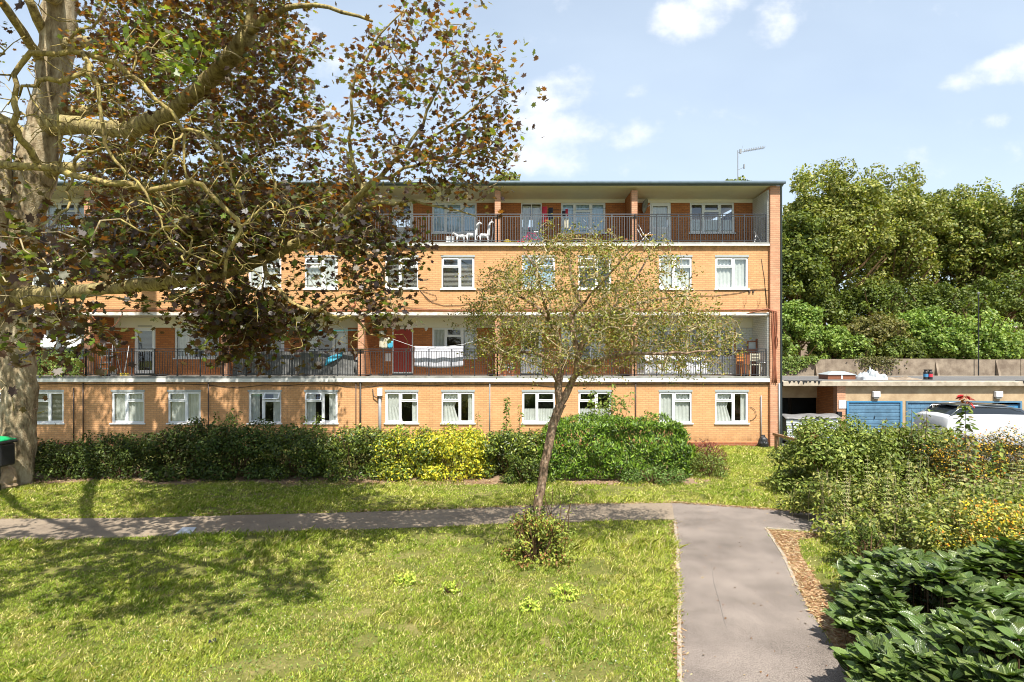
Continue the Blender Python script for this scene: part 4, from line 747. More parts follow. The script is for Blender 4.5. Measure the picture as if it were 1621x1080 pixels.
# things on the garage roof
def rz(px, y): return (px-810.5)*y/900
hy = 26.5; hb = empty('roof_hatch', (rz(1324.5,hy),hy,RZ1+.004), 'brown box with low grey ridged lid on the garage roof', 'roof hatch'); wd = rz(1346,hy)-rz(1324.5,hy)
MB().box(-wd,wd,-.4,.4,0,.22).build('hatch_base', M['brown'], hb); MB().prism([(-wd-.04,-.45,.22),(wd+.04,-.45,.22),(wd*.5,-.1,.36),(-wd*.5,-.1,.36)],(0,.02,0)).prism([(-wd-.04,-.45,.222),(-wd*.5,-.1,.36),(-wd*.5,.1,.36),(-wd-.04,.45,.222)],(.02,0,0)).prism([(wd+.04,-.45,.222),(wd*.5,-.1,.36),(wd*.5,.1,.36),(wd+.04,.45,.222)],(-.02,0,0)).prism([(-wd*.5,-.1,.345),(wd*.5,-.1,.345),(wd*.5,.1,.345),(-wd*.5,.1,.345)],(0,0,.015)).build('hatch_lid', M['lead'], hb); MB().box(-.03,.03,-.42,-.401,.02,.21).build('latch', M['wplastic'], hb)
def heap(name, px0, px1, y, h, m, label, seed):
    r_ = np.random.default_rng(seed); x0, x1 = rz(px0,y), rz(px1,y); ph = r_.uniform(0,6,8)
    def fn(a, b):
        e = max(0, math.sin(math.pi*a))**.5*max(0, math.sin(math.pi*b))**.5; hh = h*e*(.55+.25*math.sin(a*9+ph[0]+3*b)+.2*math.sin(a*21+ph[1])+.2*math.sin(a*31+b*14+ph[2])+.12*math.sin(b*27+ph[3]))
        return (x0+(x1-x0)*a+.05*math.sin(b*9+ph[4]), y-.5+1.0*b+.08*math.sin(a*17+ph[5]), RZ1+.006+max(0,hh))
    o = MB().grid(fn, 50, 18).build(name, m); tag(o, label, 'sheeting'); return o
heap('plastic_sheeting', 1356, 1396, 26.2, .50, mat('silver_plastic', (.62,.66,.68), .3, var=.35, vscale=5), 'crumpled silvery white plastic sheeting heaped on the garage roof', 3)
heap('tarpaulin', 1392, 1450, 26.0, .16, M['conc'], 'flat brown and grey tarpaulin lying on the garage roof', 5)
for px, c, lb in ((1465.5,'black','left black canister of the two on the garage roof'),(1472.5,'black','right black canister with red label on the garage roof')):
    X = rz(px,26.0); o = empty('canister', (X,26.0,RZ1+.004), lb, 'canister'); MB().lathe((0,0,0), [(.09,0),(.095,.02),(.095,.34),(.07,.37),(.06,.42),(.085,.42),(.085,.46)], 12).build('body', M['black'], o, smooth=False); MB().lathe((0,0,.12), [(.097,0),(.097,.14)], 12).build('label_band', M['blue2'] if px < 1470 else M['redc'], o)
# retaining wall with fins
WY = 31.0; wz1 = CAMZ-(569-560)*WY/900
rw = empty('retaining_wall', (0,0,0), 'tall weathered concrete retaining wall with sloping fins behind the garages', 'wall')
mb = MB(); xs = [7.5, 17.1]+[17.1+3.55*i for i in range(1,8)]
for i, (a, b) in enumerate(zip(xs[:-1], xs[1:])): mb.box(a+.008, b-.008, WY+.02*(i % 2), WY+.4, -.1, wz1+.02*(i % 3)-.01)
mb.build('wall_panels', M['conc'], rw)
for px in (1291.5, 1386, 1482, 1578):
    X = (px-810.5)*WY/900; MB().prism([(X-.06,WY,wz1-.02),(X-.06,WY-.42,1.6),(X-.06,WY,1.6)], (.12,0,0)).build('fin', M['conc'], rw)
# raised bank behind the wall and a second wall
tag(MB().prism([(6,WY+.4,-.1),(70,WY+.4,-.1),(70,WY+.4,wz1-.08),(6,WY+.4,wz1-.08)], (0,5.6,0)).build('terrace', M['soil']), kind='structure')
tag(MB().prism([(6,WY+6.4,-.1),(6,WY+6.4,4.4),(6,60,6.5),(6,120,9),(6,120,-.1)], (120,0,0)).build('bank', M['soil']), kind='structure')
o = MB().box(6, 70, WY+6.0, WY+6.4, -.1, CAMZ-(543-560)*(WY+6)/900).box(6, 70, WY+5.95, WY+6.45, CAMZ-(543-560)*(WY+6)/900, CAMZ-(541-560)*(WY+6)/900).build('upper_boundary_wall', M['conc']); tag(o, 'second pale wall higher up, half hidden behind the bank shrubs', 'wall')
pl = empty('lamp_post', ((1549-810.5)*30.8/900,30.8,0), 'slim dark lamp post rising against trees behind the garages', 'lamp post'); MB().tube([(0,0,0),(0,0,6.85)], [.032,.024], 8).build('pole', M['black'], pl); MB().tube([(0,0,6.85),(-.08,-.1,6.93),(-.2,-.25,6.93)], [.04,.06,.05], 8).build('lamp_head', M['gpipe'], pl)
# communal bins
def skip_bin(x0, x1, y, label):
    o = empty('wheeled_bin', ((x0+x1)/2, y, 0), label, 'bin', 'large metal bins beside the block'); w = (x1-x0)/2
    mb = MB(); mb.prism([(-w+.08,-.42,.12),(w-.08,-.42,.12),(w-.08,.42,.12),(-w+.08,.42,.12)], (0,0,.02)); b = len(mb.v)
    zs = [.14+i*.098 for i in range(10)]
    for i, z in enumerate(zs[:-1]):
        k = .08*(1-i/9); k2 = .08*(1-(i+1)/9); q = .018
        mb.prism([(-w+k,-.45-.02*i/9,z),(-w+k,-.45-q,z+.03),(-w+k,-.45-q,z+.07),(-w+k,-.45,z+.098),(-w+k,.45,z+.098),(-w+k,.45,z)], (2*(w-k),0,0))
    mb.build('bin_body', M['galv'], o); MB().grid(lambda a, c: (-w-.03+(2*w+.06)*a, -.52+1.04*c, 1.03+.12*math.sin(math.pi*c)+.015*math.sin(a*9)), 8, 8).build('lid', M['lidg'], o, smooth=True, thick=.04)
    MB().tube([(-w*.55,-.49,.9),(-w*.4,-.53,.5),(-w*.2,-.53,.42),(w*.5,-.53,.42)], .016, 6).build('lifting_bar', M['black'], o)
    for sx in (-1,1):
        for sy in (-1,1): MB().tube([(sx*(w-.15)-.03,sy*.33,.08),(sx*(w-.15)+.03,sy*.33,.08)], .08, 12).build('wheel', M['tyre'], o)
    return o
skip_bin(11.0, 12.05, 23.3, 'ribbed galvanised bin with grey lid next to the block corner'); skip_bin(12.15, 13.3, 23.5, 'second ribbed galvanised bin, with a grey lid, half behind the bush')
# timber rail, rubbish bag
fr = empty('timber_rail_fence', (10.1, 20.6, 0), 'low knee high timber rail beside the block corner', 'fence'); MB().prism([(-.05,1.35,.50),(.05,1.35,.50),(.05,1.35,.60),(-.05,1.35,.60)], (.18,-2.9,0)).build('rail', M['wood'], fr, bevel=.01)
for i, yv in enumerate((1.15,-.1,-1.3)): MB().box(-.04+.06*i,.05+.06*i,yv-.05,yv+.05,0,.495).build('post', M['wood'], fr)
p = G(1207,707.5); mb = MB(); mb.lathe((0,0,0), [(.15,0),(.21,.05),(.20,.2),(.15,.36),(.06,.42),(.08,.48)], 12, 1, .9); o = mb.build('rubbish_bag', M['black'], loc=(p.x,22.2,0)); d = o.modifiers.new('crumple','SUBSURF'); d.levels = 2; d.render_levels = 2
tx = bpy.data.textures.new('crumple', 'CLOUDS'); tx.noise_scale = .08; d = o.modifiers.new('dents','DISPLACE'); d.texture = tx; d.strength = .06; tag(o, 'black rubbish sack slumped against the base of the block', 'rubbish bag')
# ---- parked white car, side on, nose to the left
def car():
    o = empty('parked_car', (17.95, 21.4, 0), 'parked white car with dark glass roofline seen over the shrubs', 'car'); o.scale = (1.04,1,1.04); o.rotation_euler = (0,0,R(180))
    prof = [(-2.15,.35),(-2.2,.62),(-2.12,.92),(-1.75,1.08),(-1.2,1.24),(-1.0,1.36),(-.55,1.40),(.6,1.42),(1.7,1.42),(2.12,1.30),(2.2,.95),(2.2,.4),(2.05,.32)]
    secs = [(-.86,.90),(-.82,.97),(-.6,1.0),(0,1.02),(.6,1.0),(.82,.97),(.86,.90)]
    mb = MB(); n = len(prof)
    for (y, k) in secs:
        for (x, z) in prof: mb.v.append((x*(1 if abs(y) < .8 else .985), y, .32+(z-.32)*k))
    for j in range(len(secs)-1):
        for i in range(n): i2 = (i+1) % n; mb.f.append((j*n+i, (j+1)*n+i, (j+1)*n+i2, j*n+i2))
    mb.f.append(tuple(range(n))); mb.f.append(tuple((len(secs)-1)*n+i for i in range(n-1,-1,-1))); b = mb.build('body', M['carw'], o, smooth=True, bevel=.03)
    g_ = [(-1.35,1.18),(-.55,1.60),(-.1,1.67),(.9,1.68),(1.6,1.60),(2.05,1.25)]
    mb = MB(); secs = [(-.78,0),(-.66,.95),(-.4,1),(.4,1),(.66,.95),(.78,0)]; n = len(g_); base = 1.15
    for (y, k) in secs:
        for (x, z) in g_: mb.v.append((x, y, base+(z-base)*k if k else min(z, 1.36)))
    for j in range(len(secs)-1):
        for i in range(n-1): mb.f.append((j*n+i, (j+1)*n+i, (j+1)*n+i+1, j*n+i+1))
    mb.build('windows', M['carglass'], o, smooth=True)
    mb = MB(); mb.grid(lambda a, c: (-.35+2.0*a, -.56+1.12*c, 1.665+.03*math.sin(math.pi*a)+.015*math.sin(math.pi*c)), 8, 6); mb.build('roof', M['carglass'], o, smooth=True, thick=.015)
    mb = MB(); 
    for s in (-1,1): mb.tube([(-.4,s*.62,1.67),(.6,s*.64,1.71),(1.6,s*.62,1.64)], .014, 6); mb.tube([(-1.3,s*.77,1.2),(-.55,s*.68,1.585),(.9,s*.68,1.66),(1.6,s*.69,1.585),(2.0,s*.75,1.3)], .013, 6)
    mb.build('trim', M['chrome'], o, smooth=True)
    mb = MB(); 
    for x in (-.2,.75): mb.tube([(x,-.79,1.36),(x+.03,-.67,1.65)], .025, 6)
    mb.build('pillar', M['black'], o)
    for x in (-1.35,1.4):
        for s in (-1,1):
            wv = MB().lathe((0,0,0), [(.16,-.1),(.31,-.1),(.335,-.06),(.335,.06),(.31,.1),(.16,.1)], 22).build('wheel', M['tyre'], o, loc=(x,s*.80,.335)); wv.rotation_euler = (R(90),0,0)
            r_ = MB().lathe((0,0,0), [(.03,-.112),(.19,-.105),(.2,.105),(.03,.112)], 14).build('rim', M['alu'], wv)
    for s in (-1,1): MB().box(-2.17,-1.95,s*.62-.16,s*.62+.16,.78,.9).build('headlight', M['chrome'], o, bevel=.03); MB().box(-.95,-.75,s*.90-.07,s*.90+.07,1.18,1.32).build('wing_mirror', M['carw'], o, bevel=.03)
    return o
car()
# ---- litter bin on a post by the big trunk, boulder, cover, litter
p = at(-3,740,15.0); lb_ = empty('litter_bin', (p.x,15.0,0), 'black litter bin with bright green top beside the big trunk', 'bin')
MB().prism([(-.26,-.24,.68),(.26,-.24,.68),(.26,.24,.68),(-.26,.24,.68)], (0,0,.6)).build('bin_body', M['black'], lb_, bevel=.05); MB().box(-.30,.30,-.28,.28,1.28,1.36).build('rim', M['black'], lb_, bevel=.03); MB().grid(lambda a, c: (-.27+.54*a, -.26+.52*c, 1.365+.10*math.sin(math.pi*a)**.6*math.sin(math.pi*c)**.6), 10, 10).build('lid', M['green'], lb_, smooth=True, thick=.02); MB().tube([(0,0,0),(0,0,.68)], .05, 8).build('post', M['black'], lb_)
mb = MB(); bm = bmesh.new(); bmesh.ops.create_icosphere(bm, subdivisions=3, radius=1)
for v_ in bm.verts:
    c = v_.co; k = 1+.16*math.sin(c.x*4+1)+.12*math.sin(c.y*6+c.z*3)+.08*math.sin(c.z*9+c.x*5); v_.co = Vector((c.x*k*.28, c.y*k*.24, (c.z*k*.34)+.22+.1*(1-abs(c.x))))
me = bpy.data.meshes.new('boulder'); bm.to_mesh(me); bm.free(); me.materials.append(M['stone']); o = bpy.data.objects.new('boulder', me); C.objects.link(o); p = G(9,775); o.location = (p.x-.0,p.y,-.05); tag(o, 'small pointed sandstone boulder at the foot of the big trunk', 'rock')
a, b, c, d = G(278,846.5), G(302,847), G(311,836.5), G(289,837); o = MB().prism([(q.x,q.y,.016) for q in (a,b,c,d)], (0,0,.012)).build('utility_cover', M['pale']); tag(o, 'pale rectangular utility cover set in the cross path', 'cover')
p = G(337,1020); mb = MB(); mb.grid(lambda a, c: (.09*(a-.5)+.01*math.sin(c*8), .07*(c-.5), .015+.03*math.sin(a*7+1)*math.sin(c*5)+.02), 7, 6); o = mb.build('litter', M['black'], loc=p, thick=.006); tag(o, 'crumpled dark scrap of litter on the near lawn', 'litter')

# ================================================================== PLANTS
def sph(n): return unit(rng.normal(size=(n,3)))
def shrub_points(c, r, n, lumps=26, lump=.34, seed=1, ground=0.02, box=0.0, fill=.25, skirt=True):
    """leaf positions and outward directions on a lumpy crown made of many smaller lobes"""
    rr = np.random.default_rng(seed); c = np.array(c, float); r = np.array(r, float)
    d = unit(rr.normal(size=(lumps,3))); d[:,2] = np.abs(d[:,2])*1.0 - .25*(rr.uniform(size=lumps) < .4)
    if box: d = np.sign(d)*np.abs(d)**(1-box); 
    rad = rr.uniform(.55,.95,(lumps,1)); lc = c + d*r*rad*(1 if not box else .92); lr = rr.uniform(.6,1.25,(lumps,1))*lump*np.mean(r)
    lc = np.concatenate([lc, c + (rr.uniform(-1,1,(lumps//2,3)))*r*[.7,.5,.6]]); lr = np.concatenate([lr, np.full((lumps//2,1), lump*np.mean(r)*1.2)])
    if skirt:
        m_ = max(8, lumps//2); a = rr.uniform(0,6.283,m_); q = rr.uniform(.5,1,m_)**.5*.95; l3 = np.full((m_,1), lump*np.mean(r)*.9); lc = np.concatenate([lc, np.column_stack([c[0]+np.cos(a)*r[0]*q, c[1]+np.sin(a)*r[1]*q, ground+l3[:,0]*.7])]); lr = np.concatenate([lr, l3])
    lc[:,2] = np.maximum(lc[:,2], ground+lr[:,0]*.35)
    k = rng.integers(0, len(lc), int(n*1.5)); dd = sph(len(k)); dep = 1 - fill*np.abs(rng.normal(size=(len(k),1))); P = lc[k] + dd*lr[k]*dep*[1,1,.85] + rng.normal(size=(len(k),3))*.02
    # keep the leaves that are not deep inside other lobes
    deep = np.zeros(len(k))
    for j in range(len(lc)): dist = np.linalg.norm((P-lc[j])/[1,1,.85], axis=1)/lr[j]; deep += (dist < .62)
    keep = ((deep < 2) | (rng.uniform(size=len(k)) < .12)) & (P[:,2] > ground); P, dd, k = P[keep][:n], dd[keep][:n], k[keep][:n]
    return P, dd, k
def stems_mb(c, r, n, seed=2, rad=.012, top=.8):
    rr = np.random.default_rng(seed); mb = MB(); c = Vector(c)
    for i in range(n):
        a = rr.uniform(0,6.28); q = rr.uniform(.2,.85); e = Vector((math.cos(a)*r[0]*q, math.sin(a)*r[1]*q, r[2]*rr.uniform(.4,1)*top)); s = Vector((e.x*.25, e.y*.25, -c.z))
        m_ = (s+e)/2 + Vector((rr.normal()*.05, rr.normal()*.05, .05)); mb.tube([c+s, c+m_, c+e], [rad*1.4, rad, rad*.4], 5)
    return mb
def shrub(name, label, cat, c, r, n, size, cols, w=None, templ='oval', m=None, seed=1, group=None, lumps=26, lump=.34, box=0, fill=.25, up=.5, flowers=None, nstem=14, jit=.28):
    root = empty(name, (c[0],c[1],0), label, cat, group); P, dd, k = shrub_points(c, r, n, lumps, lump, seed, box=box, fill=fill); n = len(P)
    lobe = np.random.default_rng(seed+50).uniform(.8,1.2,k.max()+1)[k][:,None]; Nr = dd*1.0 + rng.normal(size=(n,3))*.55 + np.array([0,-.1,up]); off = np.array([c[0],c[1],0])
    leaf_mesh('foliage', m or M['leaf'], P-off, Nr, rng.uniform(.65,1.25,n)*size, pick(cols,n,w)*lobe, templ, parent=root, jitcol=jit)
    stems_mb((0,0,c[2]), r, nstem, seed).build('stem', M['stem'], root)
    if flowers:
        fn, fs, fc = flowers; top = P[(dd[:,2] > .1) | (dd[:,1] < -.5)]; Q = top[rng.integers(0,len(top),fn)] + rng.normal(size=(fn,3))*.02 + [0,-.02,.03]; leaf_mesh('flower', M['petal'], Q-off, rng.normal(size=(fn,3))*.5+[0,-.5,.8], fs, pick(fc,fn), 'rhomb', parent=root)
    return root
DG = [(.045,.070,.012),(.065,.095,.016),(.032,.050,.010),(.11,.145,.026)]; MG = [(.10,.15,.02),(.14,.19,.028),(.065,.10,.016),(.21,.25,.045)]; YG = [(.52,.48,.035),(.62,.55,.04),(.38,.40,.03),(.14,.2,.03)]; LG = [(.09,.165,.012),(.14,.24,.02),(.21,.32,.035),(.04,.08,.01)]
def hx(px, Y=16.7): return (px-810.5)*Y/900
def hz(py, Y=16.7): return CAMZ-(py-560)*Y/900
hedges = [
 ('dark_shrub','low dark green shrub just right of the big trunk',30,140,703,DG,None,.055,4500,'oval'),
 ('dark_shrub','dark green shrub second to the right of the big trunk',125,245,692,DG,None,.055,5500,'oval'),
 ('hedge_shrub','tall dark shrub left of the first window gap, with a brown topped crown',235,330,674,DG+[(.09,.08,.03)],None,.06,6500,'oval'),
 ('hedge_shrub','broad dark green shrub under the tree branches in the middle of the left hedge',310,430,676,DG+[(.06,.11,.02)],None,.06,7500,'oval'),
 ('hedge_shrub','dense mid green shrub with sunlit leaves below the open window',410,510,680,DG+MG,None,.055,7500,'oval'),
 ('hedge_shrub','mixed green shrub left of the yellow hedge',495,610,682,MG+DG+[(.3,.34,.05)],None,.055,8000,'oval'),
 ('variegated_shrub','green and lime variegated shrub, left part of the yellow hedge',590,690,685,YG+MG,None,.055,8000,'oval'),
 ('yellow_shrub','bright yellow green shrub in the middle of the hedge',670,775,684,YG,None,.055,8500,'oval'),
 ('ivy_shrub','dark ivy clad shrub with yellow top left of the glossy hedge',765,860,690,MG+DG+[(.3,.34,.04)],None,.06,8000,'oval')]
for i, (nm, lb, a, b, top, cols, w_, s, n, tp) in enumerate(hedges):
    zt = hz(top); x0, x1 = hx(a), hx(b); shrub(nm, lb, 'shrub', ((x0+x1)/2, 16.95, zt*.5), ((x1-x0)/2*1.1, .85, zt*.58), int(n*1.25), s*1.5, cols, w_, tp, seed=20+i, box=.35, lumps=34, lump=.36, up=.35, m=M['gloss'] if i > 3 else M['leaf'], nstem=20)
# laurel hedge
def laurel():
    x0, x1, zt = hx(862), hx(1083), hz(672); root = empty('laurel_hedge', ((x0+x1)/2,17,0), 'clipped glossy bright green laurel hedge right of the slanting tree trunk', 'hedge'); off = np.array([(x0+x1)/2,17,0])
    n = 17000; f = rng.choice(4, n, p=[.50,.28,.11,.11]); P = np.zeros((n,3)); D = np.zeros((n,3)); a = rng.uniform(x0,x1,n); yb = rng.uniform(16.15,17.9,n); zz = rng.uniform(.08,zt,n)
    P[:] = np.column_stack([a, yb, zz]); P[f==0,1] = 16.15; D[f==0] = [0,-1,.25]; P[f==1,2] = zt; D[f==1] = [0,-.1,1]; P[f==2,0] = x0; D[f==2] = [-1,0,.2]; P[f==3,0] = x1; D[f==3] = [1,0,.2]
    lump = (vnoise(P[:,0]+P[:,1], P[:,2], 2.6, 5)-.5)*.28 + (vnoise(P[:,0], P[:,2]+P[:,1], 7, 6)-.5)*.14; P += D*(lump-np.abs(rng.normal(size=n))*.07)[:,None]
    cx = np.clip((np.abs(P[:,0]-(x0+x1)/2)-(x1-x0)/2+.4)/.4, 0, 1); P[:,2] -= np.where(P[:,2] > zt*.6, cx**2*.3, 0); P[:,2] += (P[:,0]-x0)/(x1-x0)*.08*(P[:,2]/zt)
    up = np.array([0,0,1.0]); dr = D*.5+up*.9+rng.normal(size=(n,3))*.38
    leaf_mesh('foliage', M['gloss'], P-off, D+rng.normal(size=(n,3))*.5+[0,0,.2], rng.uniform(.09,.15,n), pick(LG,n), 'lance', parent=root, dirs=dr, jitcol=.3)
    mb = MB(); 
    for i in range(60): x = random.uniform(x0+.2,x1-.2); y = random.uniform(16.5,17.6); mb.tube([(x-off[0],y-off[1],0),(x-off[0]+random.gauss(0,.1),y-off[1],.7),(x-off[0]+random.gauss(0,.2),y-off[1],zt*.9)], [.02,.015,.006], 5)
    mb.build('stem', M['stem'], root)
laurel()
# low ivy along the front of the hedge foot
shrub('ivy_clump', 'low pale green ivy clump at the foot of the glossy hedge', 'shrub', (hx(1035,16),15.95,.22), (1.1,.3,.25), 1500, .06, [(.16,.24,.06),(.10,.17,.035)], seed=41, lumps=18)
shrub('ivy_clump', 'dark ivy mound between yellow hedge and slanting trunk', 'shrub', (hx(835,16),16.0,.4), (.75,.35,.42), 2600, .07, DG+MG, seed=42, lumps=18)
shrub('barberry_shrub', 'dark red purple shrub at the right end of the hedge', 'shrub', (hx(1112,17.6),17.6,.45), (.75,.6,.5), 3200, .045, [(.16,.025,.03),(.10,.02,.02),(.22,.05,.04),(.10,.07,.03)], seed=43)
shrub('small_green_shrub', 'loose mid green shrub in front of the red purple shrub', 'shrub', (hx(1118,16.9),16.9,.34), (.62,.5,.42), 2600, .055, MG+[(.2,.26,.06)], seed=44, fill=.4)
# elder sapling behind hedge and climbing stems
def upright(name, label, base, h, n, spread, size, cols, cat='plant', group=None, tip=None, seed=3, lean=(0,0), nst=1, templ='oval', droop=.3):
    rr = np.random.default_rng(seed); root = empty(name, base, label, cat, group); P = []; D = []; mb = MB()
    for s in range(nst):
        a = rr.uniform(0,6.28); q = spread*(.0 if nst == 1 else rr.uniform(.3,1)); tp = np.array([math.cos(a)*q+lean[0], math.sin(a)*q+lean[1], h*rr.uniform(.75,1)]); b0 = np.array([math.cos(a)*q*.2, math.sin(a)*q*.2, 0])
        pts = [b0+(tp-b0)*t + np.array([.04*math.sin(t*7+s),.04*math.cos(t*5+s),0]) for t in np.linspace(0,1,7)]; mb.tube(pts, list(np.linspace(.014,.004,7)), 5)
        k = n//nst; t = rr.uniform(.12,1,k); pp = b0+(tp-b0)*t[:,None]; an = rr.uniform(0,6.28,k); out_ = np.column_stack([np.cos(an),np.sin(an),np.full(k,-droop)]); rad = (spread*.35+.05)*rr.uniform(.2,1,k)*(1.15-t); P.append(pp+out_*rad[:,None]); D.append(out_)
    P = np.concatenate(P); D = np.concatenate(D); n = len(P); cc = pick(cols, n)
    if tip is not None: kk = P[:,2] > h*.86; cc[kk] = pick(tip, int(kk.sum()))
    Nr = np.column_stack([D[:,0]*.4,D[:,1]*.4-.25,np.full(n,1.0)])+rng.normal(size=(n,3))*.35
    leaf_mesh('foliage', M['leaf'], P, Nr, rng.uniform(.7,1.2,n)*size, cc, templ, parent=root, dirs=D); mb.build('stem', M['stem'], root); return root
upright('elder_sapling','arching leafy sapling growing up behind the glossy hedge',(hx(965,17.9),17.9,0),2.75,1300,.95,.13,MG+[(.17,.25,.05)],'sapling',seed=5,nst=14)
upright('climbing_shoot','tall single leafy shoot against the wall between two ground floor windows',(hx(803,18.2),18.2,0),2.72,170,.25,.13,MG,'plant',seed=6)
upright('climbing_shoot','shorter leafy shoot just left of the slanting trunk by the wall',(hx(824,18.2),18.2,0),2.05,90,.25,.12,MG,'plant',seed=7)
upright('climbing_shoot','thin shoot rising from the yellow hedge under a window',(hx(757,18.0),18.0,0),1.85,70,.2,.12,MG,'plant',seed=8)
upright('hedge_shoot','leafy shoots rising in front of the open ground floor window',(hx(500,18.0),18.0,0),1.95,420,.6,.12,MG,'plant',seed=9,nst=6)
upright('hedge_shoot','leafy shoots with dark leaves rising near the second downpipe',(hx(350,18.0),18.0,0),1.95,420,.7,.12,DG+MG,'plant',seed=10,nst=6)
# ---- soil under the planting
tag(flat([hxy for hxy in [(-16.2,15.9),(-13,15.75),(-6,15.9),(-3,15.7),(0,15.85),(5,15.8),(6.2,16.6),(6,18.4),(-16,18.4)]], .006, 'planting_bed', M['soil']), kind='structure')
tag(flat([(3.3,3.6),(3.9,5.6),(4.75,7.4),(4.9,7.8),(5.95,9.2),(6.5,10.8),(7.0,12.8),(7.0,14.2),(8,16.6),(15,16.8),(15,4.0)], .005, 'planting_bed', M['soil']), kind='structure')
# ---- right hand bushes
BG = [(.13,.17,.026),(.19,.24,.04),(.075,.105,.018),(.27,.31,.07)]
shrub('rose_bush','large loose green bush left of the garages, its crown touching the first blue door','bush',(8.35,14.7,.92),(1.45,1.4,.98),17000,.095,BG,seed=60,lumps=44,lump=.3,fill=.4,flowers=(6,.07,[(.25,.3,.6),(.5,.05,.08)]))
shrub('rose_bush','second loose green bush just right, in front of the blue door','bush',(10.5,14.9,.95),(1.25,1.3,.98),14000,.095,BG+[(.2,.2,.05)],seed=61,lumps=40,lump=.3,fill=.4)
shrub('flowering_barberry','dark bush topped with orange flowers in front of the white car','bush',(11.5,13.7,.84),(2.1,1.0,.92),15000,.055,[(.07,.07,.02),(.12,.11,.03),(.05,.06,.02),(.16,.13,.03)],seed=62,lumps=46,lump=.24,flowers=(2600,.055,[(.75,.38,.03),(.7,.5,.04),(.5,.2,.03)]))
RT = [(.45,.03,.03),(.35,.06,.04),(.30,.10,.04)]
upright('sapling','red tipped sapling with tiered leaves left of the white car window',(10.05,12.6,0),2.95,260,.75,.14,MG+[(.25,.2,.08)],'sapling',tip=RT,seed=70,nst=1)
upright('sapling','second red tipped sapling in front of the white car door',(11.5,12.4,0),2.75,260,.75,.14,MG+[(.3,.2,.1)],'sapling',tip=RT,seed=71)
upright('sapling','short sapling between the two red tipped ones',(10.9,12.7,0),2.3,160,.6,.13,MG,'sapling',seed=72)
upright('sapling','small red leaved shoot beside the metal bins',(7.85,14.4,0),2.05,120,.4,.12,[(.4,.12,.05),(.3,.2,.08),(.2,.26,.07)],'sapling',tip=RT,seed=73,nst=3)
upright('sapling','thin shoot in front of the ribbed blue door',(9.2,14.0,0),2.35,70,.35,.12,MG+[(.25,.2,.1)],'sapling',seed=74)
upright('sapling','leafy shoot in front of the gap between the blue doors',(9.9,13.9,0),2.45,420,.8,.10,MG+[(.25,.22,.1)],'sapling',seed=75,nst=5)
# pale upright weeds: one mass nobody could count, plus the flowering spires that stand out
ns = 1150; X = rng.uniform(5.7,12.6,ns); Y = rng.uniform(8.9,12.9,ns); hmax = np.clip(.92-.1*np.abs(X-9.2)*.5+(vnoise(X,Y,1.6,9)-.5)*.75, .3, 1.35); k = (X > 5.75+(12.9-Y)*.12+.55*vnoise(X,Y,2,4)); X, Y, hmax = X[k], Y[k], hmax[k]; ns = len(X)
kk = 34; hmax = hmax*rng.uniform(.75,1.15,ns); t = rng.uniform(.3,1,(ns,kk)); an = rng.uniform(0,6.28,(ns,kk)); rd = (.03+.13*(1.05-t))*rng.uniform(.3,1.2,(ns,kk)); lx, ly = rng.normal(size=(ns,1))*.08, rng.normal(size=(ns,1))*.08
PX = (X[:,None]+np.cos(an)*rd+lx*t).ravel(); PY = (Y[:,None]+np.sin(an)*rd+ly*t).ravel(); PZ = (hmax[:,None]*t).ravel(); DD = np.column_stack([np.cos(an).ravel(), np.sin(an).ravel(), np.full(ns*kk,-.25)]); n = len(PX)
tone = np.repeat(rng.uniform(.7,1.25,(ns,1)),kk,0)
tag(leaf_mesh('nettles', M['leaf'], np.column_stack([PX,PY,PZ]), np.column_stack([DD[:,0]*.5,DD[:,1]*.5-.2,np.ones(n)])+rng.normal(size=(n,3))*.5, rng.uniform(.05,.115,n), pick([(.17,.20,.035),(.22,.25,.045),(.09,.12,.02),(.33,.32,.09),(.13,.17,.025)], n)*tone, 'oval', dirs=DD), 'mass of pale green upright weeds right of the path', 'weeds', kind='stuff')
n = ns
mb = MB()
for i in range(420):
    j = rng.integers(0,n); x, y, h = X[j], Y[j], hmax[j]; mb.tube([(x,y,0),(x+random.gauss(0,.03),y,h*.6),(x+random.gauss(0,.06),y+random.gauss(0,.03),h)], [.006,.005,.003], 4)
tag(mb.build('weed_stems', M['twig']), 'thin pale stems standing among the weeds', 'weeds', kind='stuff')
sp_xy = [(7.2,10.9,1.35),(7.9,11.3,1.5),(8.5,11.0,1.6),(9.1,11.5,1.65),(9.6,10.9,1.55),(10.2,11.4,1.7),(6.7,11.4,1.3),(8.9,10.2,1.35),(9.9,10.1,1.5),(7.5,12.0,1.5)]
ordn = sorted(range(10), key=lambda i: sp_xy[i][0]/sp_xy[i][1]); words = ['leftmost','second','third','fourth','fifth','sixth','seventh','eighth','ninth','rightmost']
SPL = {i: words[k]+(' from the left' if 0 < k < 9 else '')+' of the pale whorled weed spires right of the path' for k, i in enumerate(ordn)}
for i, (x, y, h) in enumerate(sp_xy):
    k = 110; t = np.repeat(np.linspace(.45,1,11),10); an = np.tile(np.linspace(0,6.28,10,endpoint=False),11)+t*9; rad = .03+.1*(1-t); D = np.column_stack([np.cos(an),np.sin(an),-.2*np.ones(k)])
    r_ = empty('weed_spire', (x,y,0), SPL[i], 'weed', 'weed spires right of the path'); leaf_mesh('foliage', M['leaf'], np.column_stack([np.cos(an)*.01,np.sin(an)*.01,t*h]), np.column_stack([D[:,0]*.3,D[:,1]*.3,np.ones(k)]), rad+.02, pick([(.34,.34,.14),(.26,.3,.1),(.4,.36,.2)],k), 'lance', parent=r_, dirs=D); MB().tube([(0,0,0),(.01,0,h*.5),(0,0,h)], [.006,.005,.003], 4).build('stem', M['twig'], r_)
